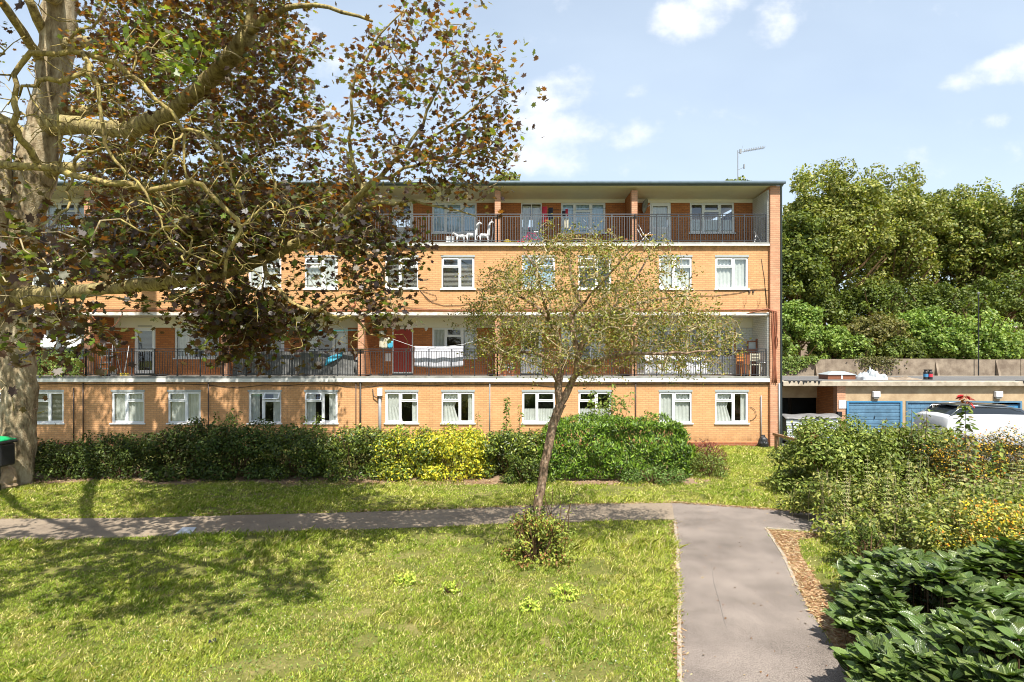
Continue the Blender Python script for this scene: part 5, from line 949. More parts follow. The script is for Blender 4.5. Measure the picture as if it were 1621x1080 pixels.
shrub('golden_shrub','yellow flowered low shrub behind the big leaved foreground bush','shrub',(8.0,9.0,.60),(1.7,.9,.60),15000,.045,[(.24,.27,.05),(.34,.34,.06),(.14,.18,.03)],seed=64,lumps=40,lump=.26,flowers=(3200,.045,[(.80,.55,.03),(.85,.66,.06),(.7,.25,.03),(.75,.6,.2)]))
shrub('path_edge_shrub','small dark leaved shrub overhanging the cross path edge','shrub',(6.0,9.7,.36),(.5,.45,.34),1200,.085,DG+MG,seed=65,lumps=16,fill=.5,templ='lance')
# ---- viburnum: big ribbed glossy leaves in whorls
def viburnum():
    root = empty('viburnum_bush', (6.8,6.9,0), 'spreading foreground bush with large ribbed glossy dark leaves', 'bush'); off = np.array([6.8,6.9,0]); P = []; D = []; Nn = []; Sz = []; mb = MB(); tips = []
    for i in range(1900):
        x, y = rng.uniform(2.9,9.6), rng.uniform(3.9,8.6); edge = float(np.interp(y, [3.8,5.0,5.85,6.65,7.5,8.6], [2.75,3.2,3.55,3.98,4.36,4.9]))+.10*math.sin(y*5)
        dd = x-edge
        if dd < 0: continue
        dome = min(1, (dd/1.0)**.55)*min(1, ((8.7-y)/.8)**.6 if y < 8.7 else 0); h = (.30+.58*dome)*(.88+.25*math.sin(x*2.3+y*1.7)*math.cos(y*2.1-x)) ; z = h*random.uniform(.86,1.06) if random.random() < .62 else h*random.uniform(.25,.85)
        tips.append((x,y,z,dd))
        if z < h*.99: tips.append((x+random.gauss(0,.06),y-.06,h*.98,dd))
    for (x, y, z, dd) in tips:
        k = random.randint(5,8); a0 = random.uniform(0,6.28); tilt = Vector((-.35*math.exp(-dd*1.5)+random.gauss(0,.38), random.gauss(-.15,.38), 1)).normalized()
        for j in range(k):
            a = a0+j*6.283/k+random.gauss(0,.15); el = random.uniform(.05,.75); d = Vector((math.cos(a), math.sin(a), math.tan(el)*.6)); d = d + tilt*.25; d.normalize(); nn_ = (tilt - d*tilt.dot(d)).normalized()
            P.append((x+d.x*.015,y+d.y*.015,max(.03,z+d.z*.01))); D.append(d); Nn.append(nn_); Sz.append(random.uniform(.12,.23))
        if random.random() < .5: mb.tube([(x-off[0]+random.gauss(.1,.1),y-off[1]+random.gauss(0,.1),0),(x-off[0],y-off[1],z*.6),(x-off[0],y-off[1],z)], [.009,.007,.005], 5)
    n = len(P); P = np.array(P)-off; col = pick([(.065,.105,.02),(.085,.135,.028),(.11,.165,.035),(.15,.20,.05),(.045,.07,.014)], n)
    leaf_mesh('foliage', M['vib'], P, np.array([tuple(q) for q in Nn])+rng.normal(size=(n,3))*.12, np.array(Sz), col, 'viburnum', parent=root, dirs=np.array([tuple(q) for q in D]), jitcol=.25); mb.build('stem', M['stem'], root)
M['vib'] = leafmat('viburnum_leaf', (1.3,1.6,.4), .16, .27, .45)
def veins(m):
    t = m.node_tree; a = t.nodes.new('ShaderNodeAttribute'); a.attribute_name = 'LC'; s = t.nodes.new('ShaderNodeSeparateXYZ'); t.links.new(a.outputs['Vector'], s.inputs[0]); pb_ = [n for n in t.nodes if n.type == 'BSDF_PRINCIPLED'][0]
    env = math_n(t, 'MULTIPLY_ADD', math_n(t, 'SINE', math_n(t, 'MULTIPLY', s.outputs[0], 3.14159)), .235, .012); w_ = math_n(t, 'ABSOLUTE', math_n(t, 'DIVIDE', s.outputs[1], env)); d1 = w_; d2 = math_n(t, 'ABSOLUTE', math_n(t, 'SUBTRACT', w_, .46)); d = math_n(t, 'MINIMUM', d1, d2)
    vein = math_n(t, 'SUBTRACT', 1.0, math_n(t, 'DIVIDE', d, .11), clamp=True); cr = math_n(t, 'ABSOLUTE', math_n(t, 'SINE', math_n(t, 'MULTIPLY_ADD', s.outputs[0], 38.0, math_n(t, 'MULTIPLY', w_, -5.0))))
    mx_ = t.nodes.new('ShaderNodeMixRGB'); mx_.inputs[2].default_value = (.20,.27,.09,1); t.links.new(math_n(t, 'MULTIPLY', vein, .6), mx_.inputs[0]); ca = [n for n in t.nodes if n.type == 'ATTRIBUTE' and n.attribute_name == 'Col'][0]; t.links.new(ca.outputs['Color'], mx_.inputs[1]); t.links.new(mx_.outputs[0], pb_.inputs['Base Color'])
    b_ = t.nodes.new('ShaderNodeBump'); b_.inputs['Strength'].default_value = .8; b_.inputs['Distance'].default_value = .006; b_.invert = True; t.links.new(math_n(t, 'ADD', vein, math_n(t, 'MULTIPLY', cr, .25)), b_.inputs['Height']); t.links.new(b_.outputs[0], pb_.inputs['Normal'])
veins(M['vib']); viburnum()
# ---- lawn weeds
for (px, py, s, lb) in ((895,940,.20,'lime green weed clump on the lawn below the small tree'),(640,918,.17,'pale lime weed clump left of the small tree on the lawn'),(712,932,.12,'tiny weed tuft between the two lime clumps'),(838,962,.12,'small weed tuft left of the lowest lime clump')):
    p = G(px, py+6); shrub('weed_clump', lb, 'weed', (p.x,p.y,.07), (s,s*.8,.09), int(2600*s), .05, [(.46,.54,.08),(.52,.56,.10),(.3,.42,.06)], seed=int(px), lumps=10, nstem=4)

# ================================================================== TREES
class Skel:
    def __init__(s): s.p = []; s.par = []; s.r = []; s.lines = []; s.grown = []
    def add(s, p, par, r=None): s.p.append(np.array(p, float)); s.par.append(par); s.r.append(r); return len(s.p)-1
    def limb(s, pts, rad, attach=None, step=.3, jit=.02):
        pts = [np.array(p, float) for p in pts]; idx = []
        if attach is not None: idx.append(attach); prev = attach
        else: prev = -1
        P = []; Rr = []
        for i in range(len(pts)-1):                      # Catmull-Rom
            p0, p1, p2, p3 = pts[max(i-1,0)], pts[i], pts[i+1], pts[min(i+2,len(pts)-1)]; k = max(2, int(np.linalg.norm(p2-p1)/step))
            for j in range(k):
                t = j/k; q = .5*((2*p1)+(-p0+p2)*t+(2*p0-5*p1+4*p2-p3)*t*t+(-p0+3*p1-3*p2+p3)*t**3); P.append(q); Rr.append(rad[i]*(1-t)+rad[i+1]*t)
        P.append(pts[-1]); Rr.append(rad[-1])
        for i, (q, r) in enumerate(zip(P, Rr)):
            if i: q = q + rng.normal(size=3)*jit
            prev = s.add(q, prev, r*(1+.012*rng.normal()+.04*math.sin(i*.45+len(pts)))); idx.append(prev)
        s.lines.append(idx); return idx
    def nearest(s, p): A = np.array(s.p); return int(np.argmin(np.linalg.norm(A-p, axis=1)))
    def grow(s, tips, seg=.3, droop=.0, jit=.05, minr=0.0, sort=True, cand=None):
        A = np.array(s.p); d0 = np.array([np.min(np.linalg.norm(A-t, axis=1)) for t in tips]); order = np.argsort(d0) if sort else range(len(tips)); buf = np.zeros((len(A)+len(tips)*14,3)); buf[:len(A)] = A; nb = len(A)
        for o in order:
            t = np.array(tips[o]); dist = np.linalg.norm(buf[:nb]-t, axis=1); j = int(np.argmin(dist + .25*(buf[:nb,2] > t[2]+.6))); a = s.p[j]; L = dist[j]
            if L < .06: continue
            k = int(min(12, max(2, L/seg))); pp = s.par[j]; dr = unit(a-s.p[pp]) if pp >= 0 else np.array([0,0,1.]); ctrl = a + dr*L*.35 + (t-a)*.25 + np.array([0,0,droop*L]) + rng.normal(size=3)*L*.07; idx = [j]; prev = j
            for i in range(1, k+1):
                u_ = i/k; q = a*(1-u_)**2+2*ctrl*u_*(1-u_)+t*u_**2 + (rng.normal(size=3)*jit*min(1,L) if i < k else 0); prev = s.add(q, prev); idx.append(prev); buf[nb] = q; nb += 1
            s.lines.append(idx); s.grown.append(idx)
    def radii(s, rt=.004, pw=.45):
        n = len(s.p); cnt = np.zeros(n); haschild = np.zeros(n, bool)
        for i in range(n):
            if s.par[i] >= 0: haschild[s.par[i]] = True
        cnt[~haschild] = 1
        for i in range(n-1, -1, -1):
            if s.par[i] >= 0: cnt[s.par[i]] += cnt[i]
        s.rad = np.array([s.r[i] if s.r[i] is not None else rt*max(1,cnt[i])**pw for i in range(n)])
        return s
    def mesh(s, lines, sides=6, rough=0, off=(0,0,0), big=.03):
        mb = MB(); off = np.array(off)
        for idx in lines:
            rr = [s.rad[i] for i in idx]; rr[0] = min(rr[0], rr[1]*1.3); k = sides if max(rr) > big else 5
            if max(rr) > .12: k = 16
            b = len(mb.v); mb.tube([s.p[i]-off for i in idx], rr, k)
            if rough and max(rr) > .08:
                for q in range(b, len(mb.v)):
                    v_ = np.array(mb.v[q]); i = idx[min((q-b)//k, len(idx)-1)]; c = s.p[i]-off; d = v_-c; f = 1+rough*(math.sin(v_[2]*5+math.atan2(d[1],d[0])*3)+.6*math.sin(v_[2]*11+math.atan2(d[1],d[0])*5)); mb.v[q] = tuple(c+d*f)
        return mb
def A3(lst, w=1.0): return [at(a,b,c) for (a,b,c) in lst]
# ---- big copper maple
def maple():
    root = empty('copper_maple', (at(34,765,16).x,16,0), 'big copper leaved maple with pale trunk and bare yellow lichened branches at the left', 'tree'); off = np.array([root.location.x,16,0.]); S = Skel(); px = lambda w, Y: w*Y/900/2
    tr = [(21,790,16),(23,765,16),(27,700,16),(30,645,16),(31,600,16),(23,540,16),(19,470,16),(26,400,16),(41,330,16),(56,270,16),(69,200,16),(83,130,16),(93,50,16),(98,-10,16),(106,-120,16.2),(112,-260,16.4)]
    tw = [62,52,46,44,48,50,48,52,54,54,47,44,46,45,34,16]
    T = S.limb(A3(tr), [px(a,16) for a in tw], step=.22, jit=.015)
    trunk_lines = [T]; nr = lambda *p: S.nearest(np.array(at(*p)))
    def L(pts, w, att=None, jit=.02):
        P = A3(pts); k = S.nearest(np.array(P[0])) if att is None else att; return S.limb(P, [px(a, p[2]) for a, p in zip(w, pts)], attach=k, jit=jit)
    # second stem on the left
    trunk_lines.append(L([(15,560,16),(4,500,15.7),(-8,400,15.5),(0,300,15.4),(8,200,15.6)], [26,24,26,28,22]))
    low = L([(30,470,16),(100,464,14.5),(200,455,13),(290,444,12),(370,430,11),(430,402,10.3),(500,375,9.8),(540,345,9.4),(562,318,9.2),(580,290,9.0)], [34,22,20,21,18,16,17,13,11,9])
    big = L([(72,196,16),(130,200,15),(190,205,14),(240,195,13),(290,165,12.2),(330,130,11.6),(365,90,11),(392,50,10.6)], [34,26,26,27,26,25,26,26])
    up1 = L([(392,50,10.6),(396,20,10.5),(398,-30,10.4),(402,-120,10.5)], [18,15,13,8]); up2 = L([(392,50,10.6),(420,32,10.3),(450,14,10),(480,8,9.8),(540,18,9.4),(590,30,9.1)], [16,13,9,7,6,4])
    far1 = L([(90,178,16),(150,176,16.4),(210,182,16.8),(260,205,17),(330,216,16),(400,216,15),(460,210,14),(520,196,13)], [20,16,14,12,10,9,8,5]); far2 = L([(95,70,16),(140,68,15.2),(175,75,14.6),(240,98,14),(330,130,13.5)], [20,17,15,9,6]); far3 = L([(70,272,16),(120,264,15.6),(170,260,15.3),(210,266,15),(270,262,14.5)], [24,14,12,9,5])
    far4 = L([(66,100,16),(45,68,15),(22,32,14.2),(-10,-12,13.5)], [18,14,13,12]); far5 = L([(74,60,16),(58,30,15.4),(40,-10,15)], [20,15,12]); far6 = L([(98,-20,16.1),(180,-90,15),(260,-150,14)], [20,14,8]); far7 = L([(60,230,16),(-60,150,15),(-180,80,14)], [22,16,10])
    over = S.limb([np.array(at(98,0,16)), np.array([-11,11,11.5]), np.array([-8,7,9.4]), np.array([-5.4,5.2,8.8]), np.array([-3,4.2,8.5]), np.array([-1.6,3.6,8.4])], [.22,.17,.13,.10,.07,.03], attach=nr(98,0,16)); over2 = S.limb([S.p[over[-14]]-np.array([0,0,0]), np.array([-6.5,5,8.3]), np.array([-7.2,3.6,8.2])], [.08,.06,.03], attach=over[-14]); far7 = far7+[]
    # near limb that enters from the left and carries the bare lichened branches
    nearA = L([(10,440,15.6),(-160,380,12.5),(-190,300,9.5),(-90,262,7.9),(0,259,7.4),(50,265,7.3),(95,268,7.2),(140,284,7.2),(200,293,7.2),(260,297,7.2),(303,289,7.2),(318,293,7.3),(350,326,7.4),(377,346,7.5),(379,368,7.5),(366,392,7.6),(356,415,7.7),(358,440,7.8)], [26,22,16,14,13,12,11,9,9,8,8,8,7,7,6,6,5,4])
    bareL = [nearA]
    E = L([(62,264,7.3),(45,236,7.1),(27,212,6.9),(21,180,6.8),(24,150,6.8)], [12,11,10,9,8]); B = L([(24,150,6.8),(27,115,6.8),(40,92,6.8),(60,84,6.8),(115,83,6.9),(160,90,7),(200,115,7),(245,157,7.1),(283,196,7.2),(290,230,7.3),(297,288,7.3)], [8,8,8,8,8,7,7,7,6,4,3])
    Cb = L([(130,84,6.9),(150,118,6.8),(157,160,6.8),(167,208,6.9),(178,248,7),(205,275,7),(228,303,7),(252,345,7.1),(262,366,7.1)], [7,7,6,6,5,4,4,3,2]); D = L([(146,106,6.85),(128,115,6.8),(110,127,6.8),(75,128,6.7),(52,135,6.7),(30,146,6.8)], [7,8,7,8,6,3])
    D2 = L([(124,118,6.8),(132,132,6.8),(146,130,6.8),(150,115,6.8)], [4,4,3,2])
    Fb = L([(288,205,7.2),(318,212,7.1),(345,235,7.1),(362,270,7.2),(372,300,7.2),(385,335,7.3)], [5,5,5,4,4,3]); Ib = L([(248,305,8.4),(280,340,9),(322,362,9.5),(370,385,10),(420,400,10.3)], [5,10,9,8,8]); I2 = L([(226,300,12),(238,312,11.6),(262,330,11)], [7,8,9])
    Jb = L([(411,402,10.3),(425,430,9.6),(445,465,9.2),(475,488,9),(505,495,9),(540,505,8.9),(562,504,8.8),(585,530,8.8)], [7,7,7,7,7,6,5,2]); J2 = L([(500,493,9),(520,478,8.8),(548,466,8.7),(570,470,8.6),(582,458,8.6)], [5,4,4,3,2])
    K1 = L([(270,290,7.2),(262,272,7.1),(268,250,7.0),(280,232,7.0),(290,212,7.1)], [6,5,4,4,3]); K2 = L([(92,268,7.2),(95,240,7.1),(92,210,7.05),(86,180,7)], [5,4,4,3]); K3 = L([(86,200,7.05),(60,170,7),(45,140,7)], [3,3,2])
    K4 = L([(356,400,7.6),(345,420,7.7),(300,395,7.7),(270,380,7.8)], [3,3,2,2]); K5 = L([(380,360,7.5),(400,345,7.5),(420,325,7.5),(430,318,7.5)], [4,4,3,2]); K6 = L([(118,262,7.2),(125,245,7.1),(140,235,7.1),(170,235,7)], [6,6,4,2])
    R1 = L([(562,318,9.2),(590,290,8.8),(612,270,8.6),(640,240,8.5),(670,200,8.4),(690,150,8.3),(700,100,8.3)], [9,8,7,6,5,4,2]); R2 = L([(600,282,8.7),(640,268,8.4),(690,252,8.2),(740,240,8.1),(790,232,8)], [6,5,4,3,2]); R3 = L([(575,300,9),(560,250,8.9),(555,190,8.8),(565,120,8.7),(600,60,8.6),(640,20,8.5)], [7,6,5,4,3,2]); R4 = L([(545,345,9.3),(600,325,8.8),(650,318,8.5),(700,328,8.4),(755,338,8.3)], [6,5,4,3,2]); R5 = L([(500,375,9.8),(470,365,9.5),(440,360,9.2),(400,362,9)], [6,5,4,3])
    R6 = L([(640,240,8.5),(700,210,8.3),(760,160,8.1),(815,130,8)], [5,4,3,1.5]); R7 = L([(512,372,9.7),(545,385,9.3),(580,400,9),(605,425,8.8),(612,455,8.7)], [7,6,5,4,2])
    bareL += [E,B,Cb,D,D2,Fb,Jb,J2,K1,K2,K3,K4,K5,K6,R5,Ib,I2]; limbs = [over,over2,low,big,up1,up2,far1,far2,far3,far4,far5,far6,far7,R1,R2,R3,R4,R6,R7]
    # bare dead twigs round the near branches
    S0 = len(S.p); src = [i for l in bareL for i in l if S.p[i][1] < 10]; tips = []
    for i in range(760):
        b = S.p[src[rng.integers(0,len(src))]]; d = unit(rng.normal(size=3)*[1,.7,.8]+[.35,0,-.15]); tips.append(b+d*rng.uniform(.25,1.0))
    g0 = len(S.grown); S.grow(tips, seg=.13, jit=.035, droop=.05); bare_tw = S.grown[g0:]
    # leafy tips
    def zone(poly, n, y0, y1, filt=True):
        q = sample_poly(poly, n); Y = rng.uniform(y0, y1, n); P = np.column_stack([(q[:,0]-810.5)*Y/900, Y, CAMZ-(q[:,1]-560)*Y/900])
        if filt: P = P[(P[:,2]-(22.5-P[:,1])*1.615) < 4.3]
        return P
    Z = [zone([(-160,-170),(430,-170),(455,60),(420,250),(330,330),(230,400),(120,420),(-160,440)], 560, 12.5, 17.5),
         zone([(90,-80),(470,-120),(480,100),(470,150),(540,215),(620,300),(600,345),(480,390),(380,440),(270,440),(120,430)], 480, 9.2, 12.6),
         zone([(60,380),(330,330),(560,330),(640,370),(560,410),(330,450),(60,440)], 170, 8.6, 12),
         zone([(250,450),(420,450),(510,520),(470,555),(360,560),(300,500)], 95, 8.8, 11), zone([(390,430),(480,470),(500,515),(420,500)], 14, 8.8, 9.6),
         zone([(520,200),(560,90),(620,15),(720,5),(765,60),(830,125),(800,200),(790,250),(700,250),(600,280)], 110, 7.8, 9.0), zone([(600,230),(720,220),(800,210),(790,290),(740,310),(640,300)], 60, 7.9, 8.8),
         zone([(560,350),(660,360),(640,480),(620,520),(560,500),(555,420)], 52, 8.4, 9.3), zone([(490,380),(560,370),(590,440),(540,470)], 16, 8.6, 9.4),
         zone([(-60,340),(60,345),(150,385),(165,450),(120,520),(140,545),(70,530),(0,560),(-60,590)], 58, 5.6, 7.2), zone([(-60,560),(20,600),(28,650),(-60,660)], 4, 5.6, 6.6),
         zone([(60,470),(170,480),(200,530),(120,560),(60,540)], 20, 6.4, 7.4), zone([(-300,-200),(-60,-200),(-60,420),(-300,420)], 90, 6, 14), zone([(-100,-420),(420,-420),(500,-120),(-100,-120)], 110, 6.5, 11),
         zone([(215,60),(335,60),(345,140),(250,150)], 12, 7.6, 8.6)]
    Z.append(np.column_stack([rng.uniform(-9,-1.8,130), rng.uniform(2.6,6.4,130), rng.uniform(8.0,9.6,130)]))
    Y_ = rng.uniform(13.2,18.6,360); Z.append(np.column_stack([rng.uniform(-18,-5.6,360), Y_, (22.5-Y_)*1.615+rng.uniform(-1.0,3.8,360)]))
    Y_ = rng.uniform(11.6,14.4,60); Z.append(np.column_stack([rng.uniform(-15.5,-12.2,60), Y_, (16-Y_)*1.615+rng.uniform(.6,6.0,60)]))
    def trunkclear(P): px_ = 810.5+P[:,0]*900/P[:,1]; py_ = 560-(P[:,2]-CAMZ)*900/P[:,1]; return P[~((px_ < 150) & (px_ > -20) & (py_ < 370) & (P[:,1] < 16.8) & (P[:,1] > 8))]
    Z = [trunkclear(P) for P in Z]
    nl = [50,44,42,38,18,20,18,26,14,15,7,14,22,34,18,26,28,30]; LP = []; LZ = []; g1 = len(S.grown)
    for zi, (P, k) in enumerate(zip(Z, nl)):
        S.grow(list(P), seg=.28, jit=.05, droop=.10)
        ns = 4 if zi < 4 else 3; q = np.repeat(P, ns, 0); sp_ = .27 if zi < 4 else .21; q = q + rng.normal(size=q.shape)*[sp_,sp_,sp_*.8]; q = np.repeat(q, max(2,round(k/ns)), 0); q = q + rng.normal(size=q.shape)*[.095,.095,.07]; LP.append(q); LZ.append(np.full(len(q), zi))
    leafy = S.grown[g1:]; S.radii(.0045,.42)
    S.mesh(trunk_lines, 16, .045, off).build('trunk', M['bark'], root, smooth=True); S.mesh(limbs, 9, .03, off).build('limbs', M['bark_l'], root, smooth=True)
    S.mesh(bareL+bare_tw, 8, 0, off).build('bare_branches', M['lichen'], root, smooth=True); S.mesh(leafy, 5, 0, off, .02).build('branches', M['twig'], root, smooth=True)
    LP = np.concatenate(LP); LZ = np.concatenate(LZ); n = len(LP); print('maple leaves', n, 'nodes', len(S.p))
    ppx = 810.5+LP[:,0]*900/LP[:,1]; ppy = 560-(LP[:,2]-CAMZ)*900/LP[:,1]; kill = np.zeros(n, bool)
    for ln_, mg, pr in [(big,6,.9),(low,4,.75),(up1,4,.7),(up2,4,.6),(T,2,.0)]+[(b_,2,.35) for b_ in bareL[:8]]:
        for i_ in ln_[::1]:
            q_ = S.p[i_]; qx = 810.5+q_[0]*900/q_[1]; qy = 560-(q_[2]-CAMZ)*900/q_[1]; wpx_ = S.rad[i_]*900/q_[1]+mg; kk_ = ((ppx-qx)**2+(ppy-qy)**2 < wpx_**2) & (LP[:,1] < q_[1]+.1); kill |= kk_ & (rng.uniform(size=n) < pr)
    kill |= (ppx > 392)&(ppx < 545)&(ppy > 398)&(ppy < 466)&(rng.uniform(size=n) < .72); kill |= (ppx > 605)&(ppx < 665)&(ppy > 402)&(ppy < 460)&(rng.uniform(size=n) < .4)
    LP = LP[~kill]; LZ = LZ[~kill]; n = len(LP)
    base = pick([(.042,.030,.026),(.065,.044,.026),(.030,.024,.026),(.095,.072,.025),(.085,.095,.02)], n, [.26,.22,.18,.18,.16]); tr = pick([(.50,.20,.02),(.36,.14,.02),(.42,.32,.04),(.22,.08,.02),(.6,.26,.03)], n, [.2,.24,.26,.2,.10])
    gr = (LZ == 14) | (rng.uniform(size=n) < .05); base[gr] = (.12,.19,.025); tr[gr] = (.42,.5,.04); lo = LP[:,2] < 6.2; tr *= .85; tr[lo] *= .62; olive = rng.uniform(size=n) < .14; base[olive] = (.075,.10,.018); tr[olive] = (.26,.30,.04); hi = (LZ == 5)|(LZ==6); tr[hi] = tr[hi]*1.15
    Nr = rng.normal(size=(n,3))*.62 + np.array([.0,-.25,.85]); sz = rng.uniform(.075,.14,n)*np.where((LZ==13)|(LZ==15),1.35,1)*np.where((LZ==5)|(LZ==6)|(LZ==7),.85,1)
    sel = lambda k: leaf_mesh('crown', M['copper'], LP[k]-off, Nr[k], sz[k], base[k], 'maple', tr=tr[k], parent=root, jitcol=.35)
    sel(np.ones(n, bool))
M['bark_l'] = bark('limb_bark', (.12,.09,.04), (.30,.24,.11), (.45,.38,.15), 6); maple()
# ---- small slanting tree in the lawn
def small_tree():
    Y0 = 10.15; root = empty('slanting_small_tree', (at(846,870,Y0).x,Y0,0), 'small slanting tree with twiggy sparse olive crown in the lawn', 'tree'); off = np.array([root.location.x,Y0,0.]); S = Skel(); px = lambda w, Y: w*Y/900/2
    def L(pts, w, att=None): P = A3(pts); return S.limb(P, [px(a, p[2]) for a, p in zip(w, pts)], attach=None if att == 0 else S.nearest(np.array(P[0])), step=.14, jit=.008)
    T = L([(846,895,Y0),(848,865,Y0),(852,800,Y0),(860,750,Y0),(868,705,Y0),(880,660,Y0),(888,637,Y0)], [21,16.5,15,14,13.5,14,16], 0)
    l = [T, L([(888,637,Y0),(900,618,Y0),(911,590,10.1),(916,560,10),(930,530,9.9),(960,500,9.8),(1010,480,9.7),(1070,470,9.6)], [13,11,9.5,9,8,7,5,3]), L([(886,640,Y0),(884,610,10.2),(888,580,10.3),(886,550,10.4),(872,510,10.5),(840,480,10.6),(800,460,10.7)], [13,12,11,10,8,6,3]),
        L([(914,565,10),(908,530,10),(905,500,10.1),(918,478,10.1),(906,445,10.1),(900,410,10.2),(880,390,10.2)], [9,8,9,8,6,4,3]), L([(905,600,10.1),(950,570,9.6),(1000,560,9.2),(1070,560,8.9),(1130,555,8.8)], [8,7,6,4,3]), L([(888,580,10.3),(850,560,10.4),(800,560,10.7),(765,550,11)], [7,6,4,2]),
        L([(930,530,9.9),(960,500,10.8),(1000,450,11.3),(1030,400,11.4)], [6,5,4,2]), L([(872,510,10.5),(860,470,9.8),(850,430,9.4),(830,400,9.2)], [6,5,4,2]), L([(905,500,10.1),(950,450,9.5),(985,410,9.2),(1010,385,9)], [5,4,3,2]), L([(884,610,10.2),(872,590,9.7),(845,575,9.3)], [5,4,2])]
    poly = [(742,500),(765,450),(800,405),(850,385),(885,368),(930,378),(985,372),(1040,390),(1085,420),(1075,450),(1120,480),(1150,520),(1165,560),(1130,580),(1060,590),(985,580),(930,600),(900,575),(850,590),(800,575),(755,560)]
    q = sample_poly(poly, 620); cx, cy = 945, 490; e = np.clip(1-((q[:,0]-cx)/225)**2-((q[:,1]-cy)/130)**2, .04, 1)**.5; Y = 10.1+rng.uniform(-1,1,len(q))*2.0*e; dens = rng.uniform(size=len(q)) < np.where(q[:,1] < 430, .6, 1.0); q, Y = q[dens], Y[dens]
    P = np.column_stack([(q[:,0]-810.5)*Y/900, Y, CAMZ-(q[:,1]-560)*Y/900]); S.grow(list(P), seg=.12, jit=.04, droop=.12); 
    # extra fine twigs
    g = len(S.grown); N_ = len(S.p); t2 = []
    for i in range(2000): b = S.p[rng.integers(len(S.p)//6, N_)]; t2.append(b+unit(rng.normal(size=3))*rng.uniform(.12,.42))
    t2 = [t for t in t2 if t[2] > 3.1]; S.grow(t2, seg=.10, jit=.03, droop=.05, sort=False); S.radii(.0036,.40)
    S.mesh([T], 12, .05, off).build('trunk', M['bark2'], root, smooth=True); S.mesh(l[1:], 8, .03, off).build('limbs', M['bark2'], root, smooth=True); S.mesh(S.grown, 4, 0, off, .02).build('branches', M['twig'], root)
    A = np.array(t2+list(P)); LP = np.repeat(A, 11, 0)+rng.normal(size=(len(A)*11,3))*.055; n = len(LP)
    leaf_mesh('crown', M['leaf'], LP-off, rng.normal(size=(n,3))*.7+[0,-.2,.6], rng.uniform(.032,.062,n), pick([(.22,.22,.04),(.30,.28,.055),(.12,.13,.03),(.30,.19,.06),(.18,.21,.035)], n), 'oval', parent=root, jitcol=.35)
    n = 500; t = rng.uniform(0,1,n); an = rng.uniform(0,6.28,n); cxy = np.array([at(848,0,Y0).x,Y0]); leaf_mesh('ivy', M['leaf'], np.column_stack([cxy[0]+t*.03+np.cos(an)*.14-off[0], np.sin(an)*.14, .1+t*.85]), np.column_stack([np.cos(an),np.sin(an),np.full(n,.3)]), .05, pick(DG,n), 'oval', parent=root)
    return root
small_tree()
p = G(850,882); shrub('suckering_shrub','loose yellow green shrub with reddish stems round the small tree base','shrub',(p.x-.02,10.0,.42),(.62,.5,.50),4200,.055,[(.28,.33,.05),(.38,.40,.07),(.17,.22,.04),(.24,.28,.05),(.28,.14,.05)],seed=80,lumps=30,lump=.3,fill=.6,nstem=40)
upright('sucker_shoot','tall sparse yellow leaved shoot just right of the small trunk',(p.x+.35,10.1,0),1.5,230,.55,.06,[(.30,.33,.06),(.2,.25,.05)],'plant',seed=81,nst=7)
upright('sucker_shoot','sparse leafy shoot left of the small trunk base',(p.x-.3,10.1,0),1.05,120,.35,.06,[(.30,.33,.06),(.2,.25,.05)],'plant',seed=82,nst=4)
# long grass tufts round path corner
mb = []
# ---- far trees on the bank
def far_tree(label, px, top, bottom, wpx, Y, cols, seed, n=36000, size=.22, name='bank_tree', group='trees on the bank behind the garages', depth=None, lumps=130, cat='tree', zg=None, lump=.17):
    x = (px-810.5)*Y/900; zt = CAMZ-(top-560)*Y/900; zb = CAMZ-(bottom-560)*Y/900; rx = wpx*Y/900/2; rz_ = (zt-zb)/2; cz = (zt+zb)/2; zg = zb if zg is None else zg
    root = empty(name, (x,Y,zg), label, cat, group); P, dd, k = shrub_points((x,Y,cz), (rx*.92, depth or rx*.8, rz_*.94), n, lumps, lump, seed, ground=zg, fill=.22, skirt=False); n = len(P)
    lobe = np.random.default_rng(seed+9).uniform(.78,1.22,k.max()+1)[k][:,None]; off = np.array([x,Y,zg]); Nr = dd + rng.normal(size=(n,3))*.55+[0,0,.35]
    leaf_mesh('crown', M['leaf'], P-off, Nr, rng.uniform(.6,1.3,n)*size, pick(cols,n)*lobe, 'rhomb', parent=root, jitcol=.3)
    mb = MB(); rr = np.random.default_rng(seed); mb.tube([(0,0,-.5),(.1,0,(cz-zg)*.6),(0,.1,(zt-zg)*.8)], [rx*.09,rx*.07,rx*.03], 8); mb.build('trunk', M['stem'], root); mb = MB()
    for i in range(16): a = rr.uniform(0,6.28); z = (cz-zg)+rz_*rr.uniform(-.8,.0); mb.tube([(0,0,z),(math.cos(a)*rx*.4,math.sin(a)*rx*.4,z+rx*.3),(math.cos(a)*rx*.75,math.sin(a)*rx*.7,z+rx*.7)], [rx*.03,rx*.02,rx*.008], 5)
    mb.build('branches', M['stem'], root); return root
FG = [(.19,.215,.035),(.25,.265,.05),(.12,.15,.028),(.33,.325,.09)]; FD = [(.12,.16,.028),(.15,.19,.035),(.08,.11,.02)]; FB = [(.18,.27,.05),(.25,.33,.07),(.13,.2,.035)]
far_tree('tallest yellow green tree directly right of the block',1318,240,560,200,41,FG,101,42000)
far_tree('rounded yellow green tree second from the block',1405,248,560,180,43,FG,102,38000)
far_tree('darker green tree in the middle of the far row',1462,274,560,140,46,FD+FG[:2],103,30000)
far_tree('pointed yellow green tree third peak from the block',1520,268,560,160,44,FG+FD[:1],104,34000)
far_tree('tall green tree cut by the right picture edge',1618,280,560,160,42,FG+FD,105,34000)
far_tree('dark narrow tree close against the block edge',1258,310,580,110,38,FD+FG[:1],106,22000)
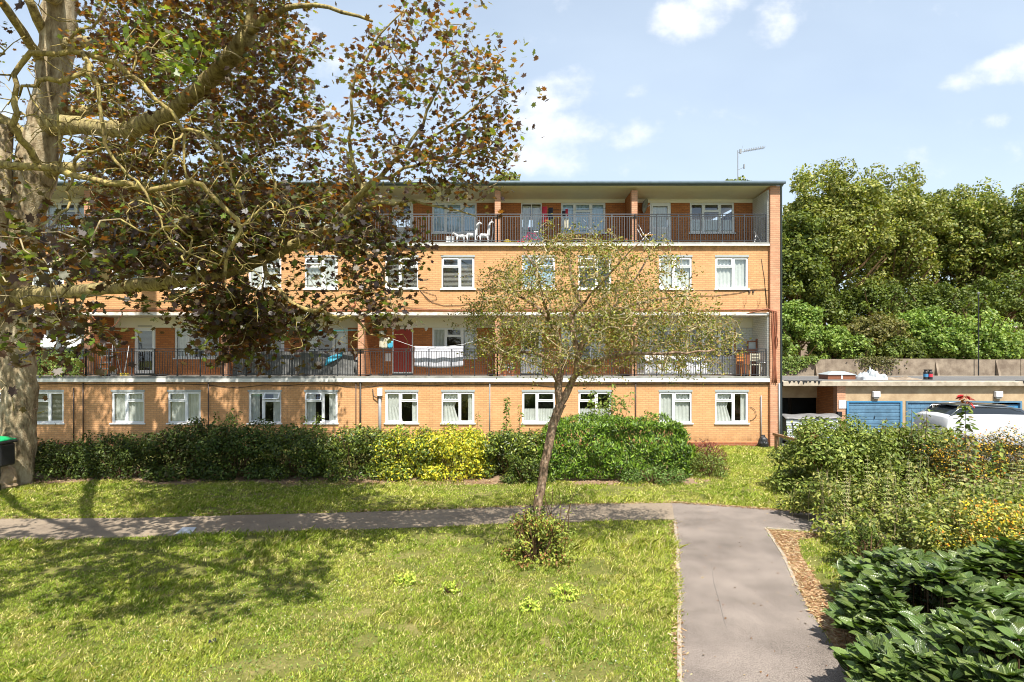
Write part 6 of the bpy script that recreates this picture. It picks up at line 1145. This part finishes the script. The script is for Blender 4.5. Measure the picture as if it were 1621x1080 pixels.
far_tree('dark tree standing far back between the peaks',1570,290,560,130,49,FD,107,18000)
for px, top, wpx, cols, sd, lb in ((1700,280,200,FG,108,'outermost tree of the far row beyond the right edge'),):
    far_tree(lb, px, top, 560, wpx, 44, cols, sd, 10000)
for i_, (px_, tp_, w_) in enumerate(((1290,440,120),(1380,430,130),(1480,440,130),(1580,430,140))): far_tree(['dark undergrowth tree nearest the block under the tall crowns','second dark undergrowth tree from the block','third dark undergrowth tree from the block','dark undergrowth tree nearest the right picture edge'][i_], px_, tp_, 575, w_, 39.5, FD, 130+i_, 12000, .2, 'undergrowth_tree', 'dark trees under the tall crowns')
far_tree('pale tree top peeping over the roof beside the maple leaves',800,270,330,60,48,FG,110,2500,.3,'distant_tree','tree tops behind the roof',zg=0)
far_tree('small dark tree top peeping over the roof below the aerial',1166,278,340,60,48,FD+FG,111,2500,.3,'distant_tree','tree tops behind the roof',zg=0)
for px, top, wpx, Y, cols, sd, lb in ((1262,470,75,33,FB,120,'tall bright shrub on the bank right against the block'),(1318,515,70,33,FB,121,'bright green bank shrub left of the brownish one'),(1385,488,90,33.5,[(.15,.15,.04),(.19,.17,.05)],122,'brownish olive shrub hanging over the retaining wall'),(1462,478,110,34,FB,123,'broad bright green shrub on the bank middle'),(1545,492,130,33.5,FB+[(.24,.32,.06)],124,'lime green shrub on the bank before the dark trees'),(1425,530,60,32.5,FD,125,'dark small shrub low on the bank'),(1600,520,60,34,FD+FB,126,'mixed green shrub near the right end of the retaining wall'),(1352,530,60,32.4,FB+FD,127,'small green shrub just left of the brownish bank shrub'),(1500,520,80,32.6,FB,128,'low leafy shrub in front of the lamp post on the bank'),(1575,535,60,32.4,FB,129,'low bright shrub right of the lamp post')):
    far_tree(lb, px, top, 590, wpx*1.12, Y, cols, sd, 10000, .17, 'bank_shrub', 'shrubs above the retaining wall', lumps=60, cat='shrub', lump=.24)
# ivy hanging over wall by the block
n = 1500; X = rng.uniform(14.2,16.6,n); Z = wz1+.1-np.abs(rng.normal(size=n))*.5*np.clip((17-X)/2.4,.1,1.3); o = leaf_mesh('hanging_ivy', M['leaf'], np.column_stack([X,rng.uniform(30.85,31,n),Z]), rng.normal(size=(n,3))*.5+[0,-1,.3], .14, pick(FB+FD,n), 'rhomb'); tag(o, 'ivy trailing over the left end of the retaining wall', 'ivy')
n = 500; X = rng.normal(size=n)*.55+(1388-810.5)*31/900; o = leaf_mesh('hanging_ivy', M['leaf'], np.column_stack([X,rng.uniform(30.85,31,n),wz1+.1-np.abs(rng.normal(size=n))*.35]), rng.normal(size=(n,3))*.5+[0,-1,.3], .13, pick([(.14,.13,.04),(.1,.1,.03)],n), 'rhomb'); tag(o, 'brownish creeper trailing over the middle of the retaining wall', 'creeper')
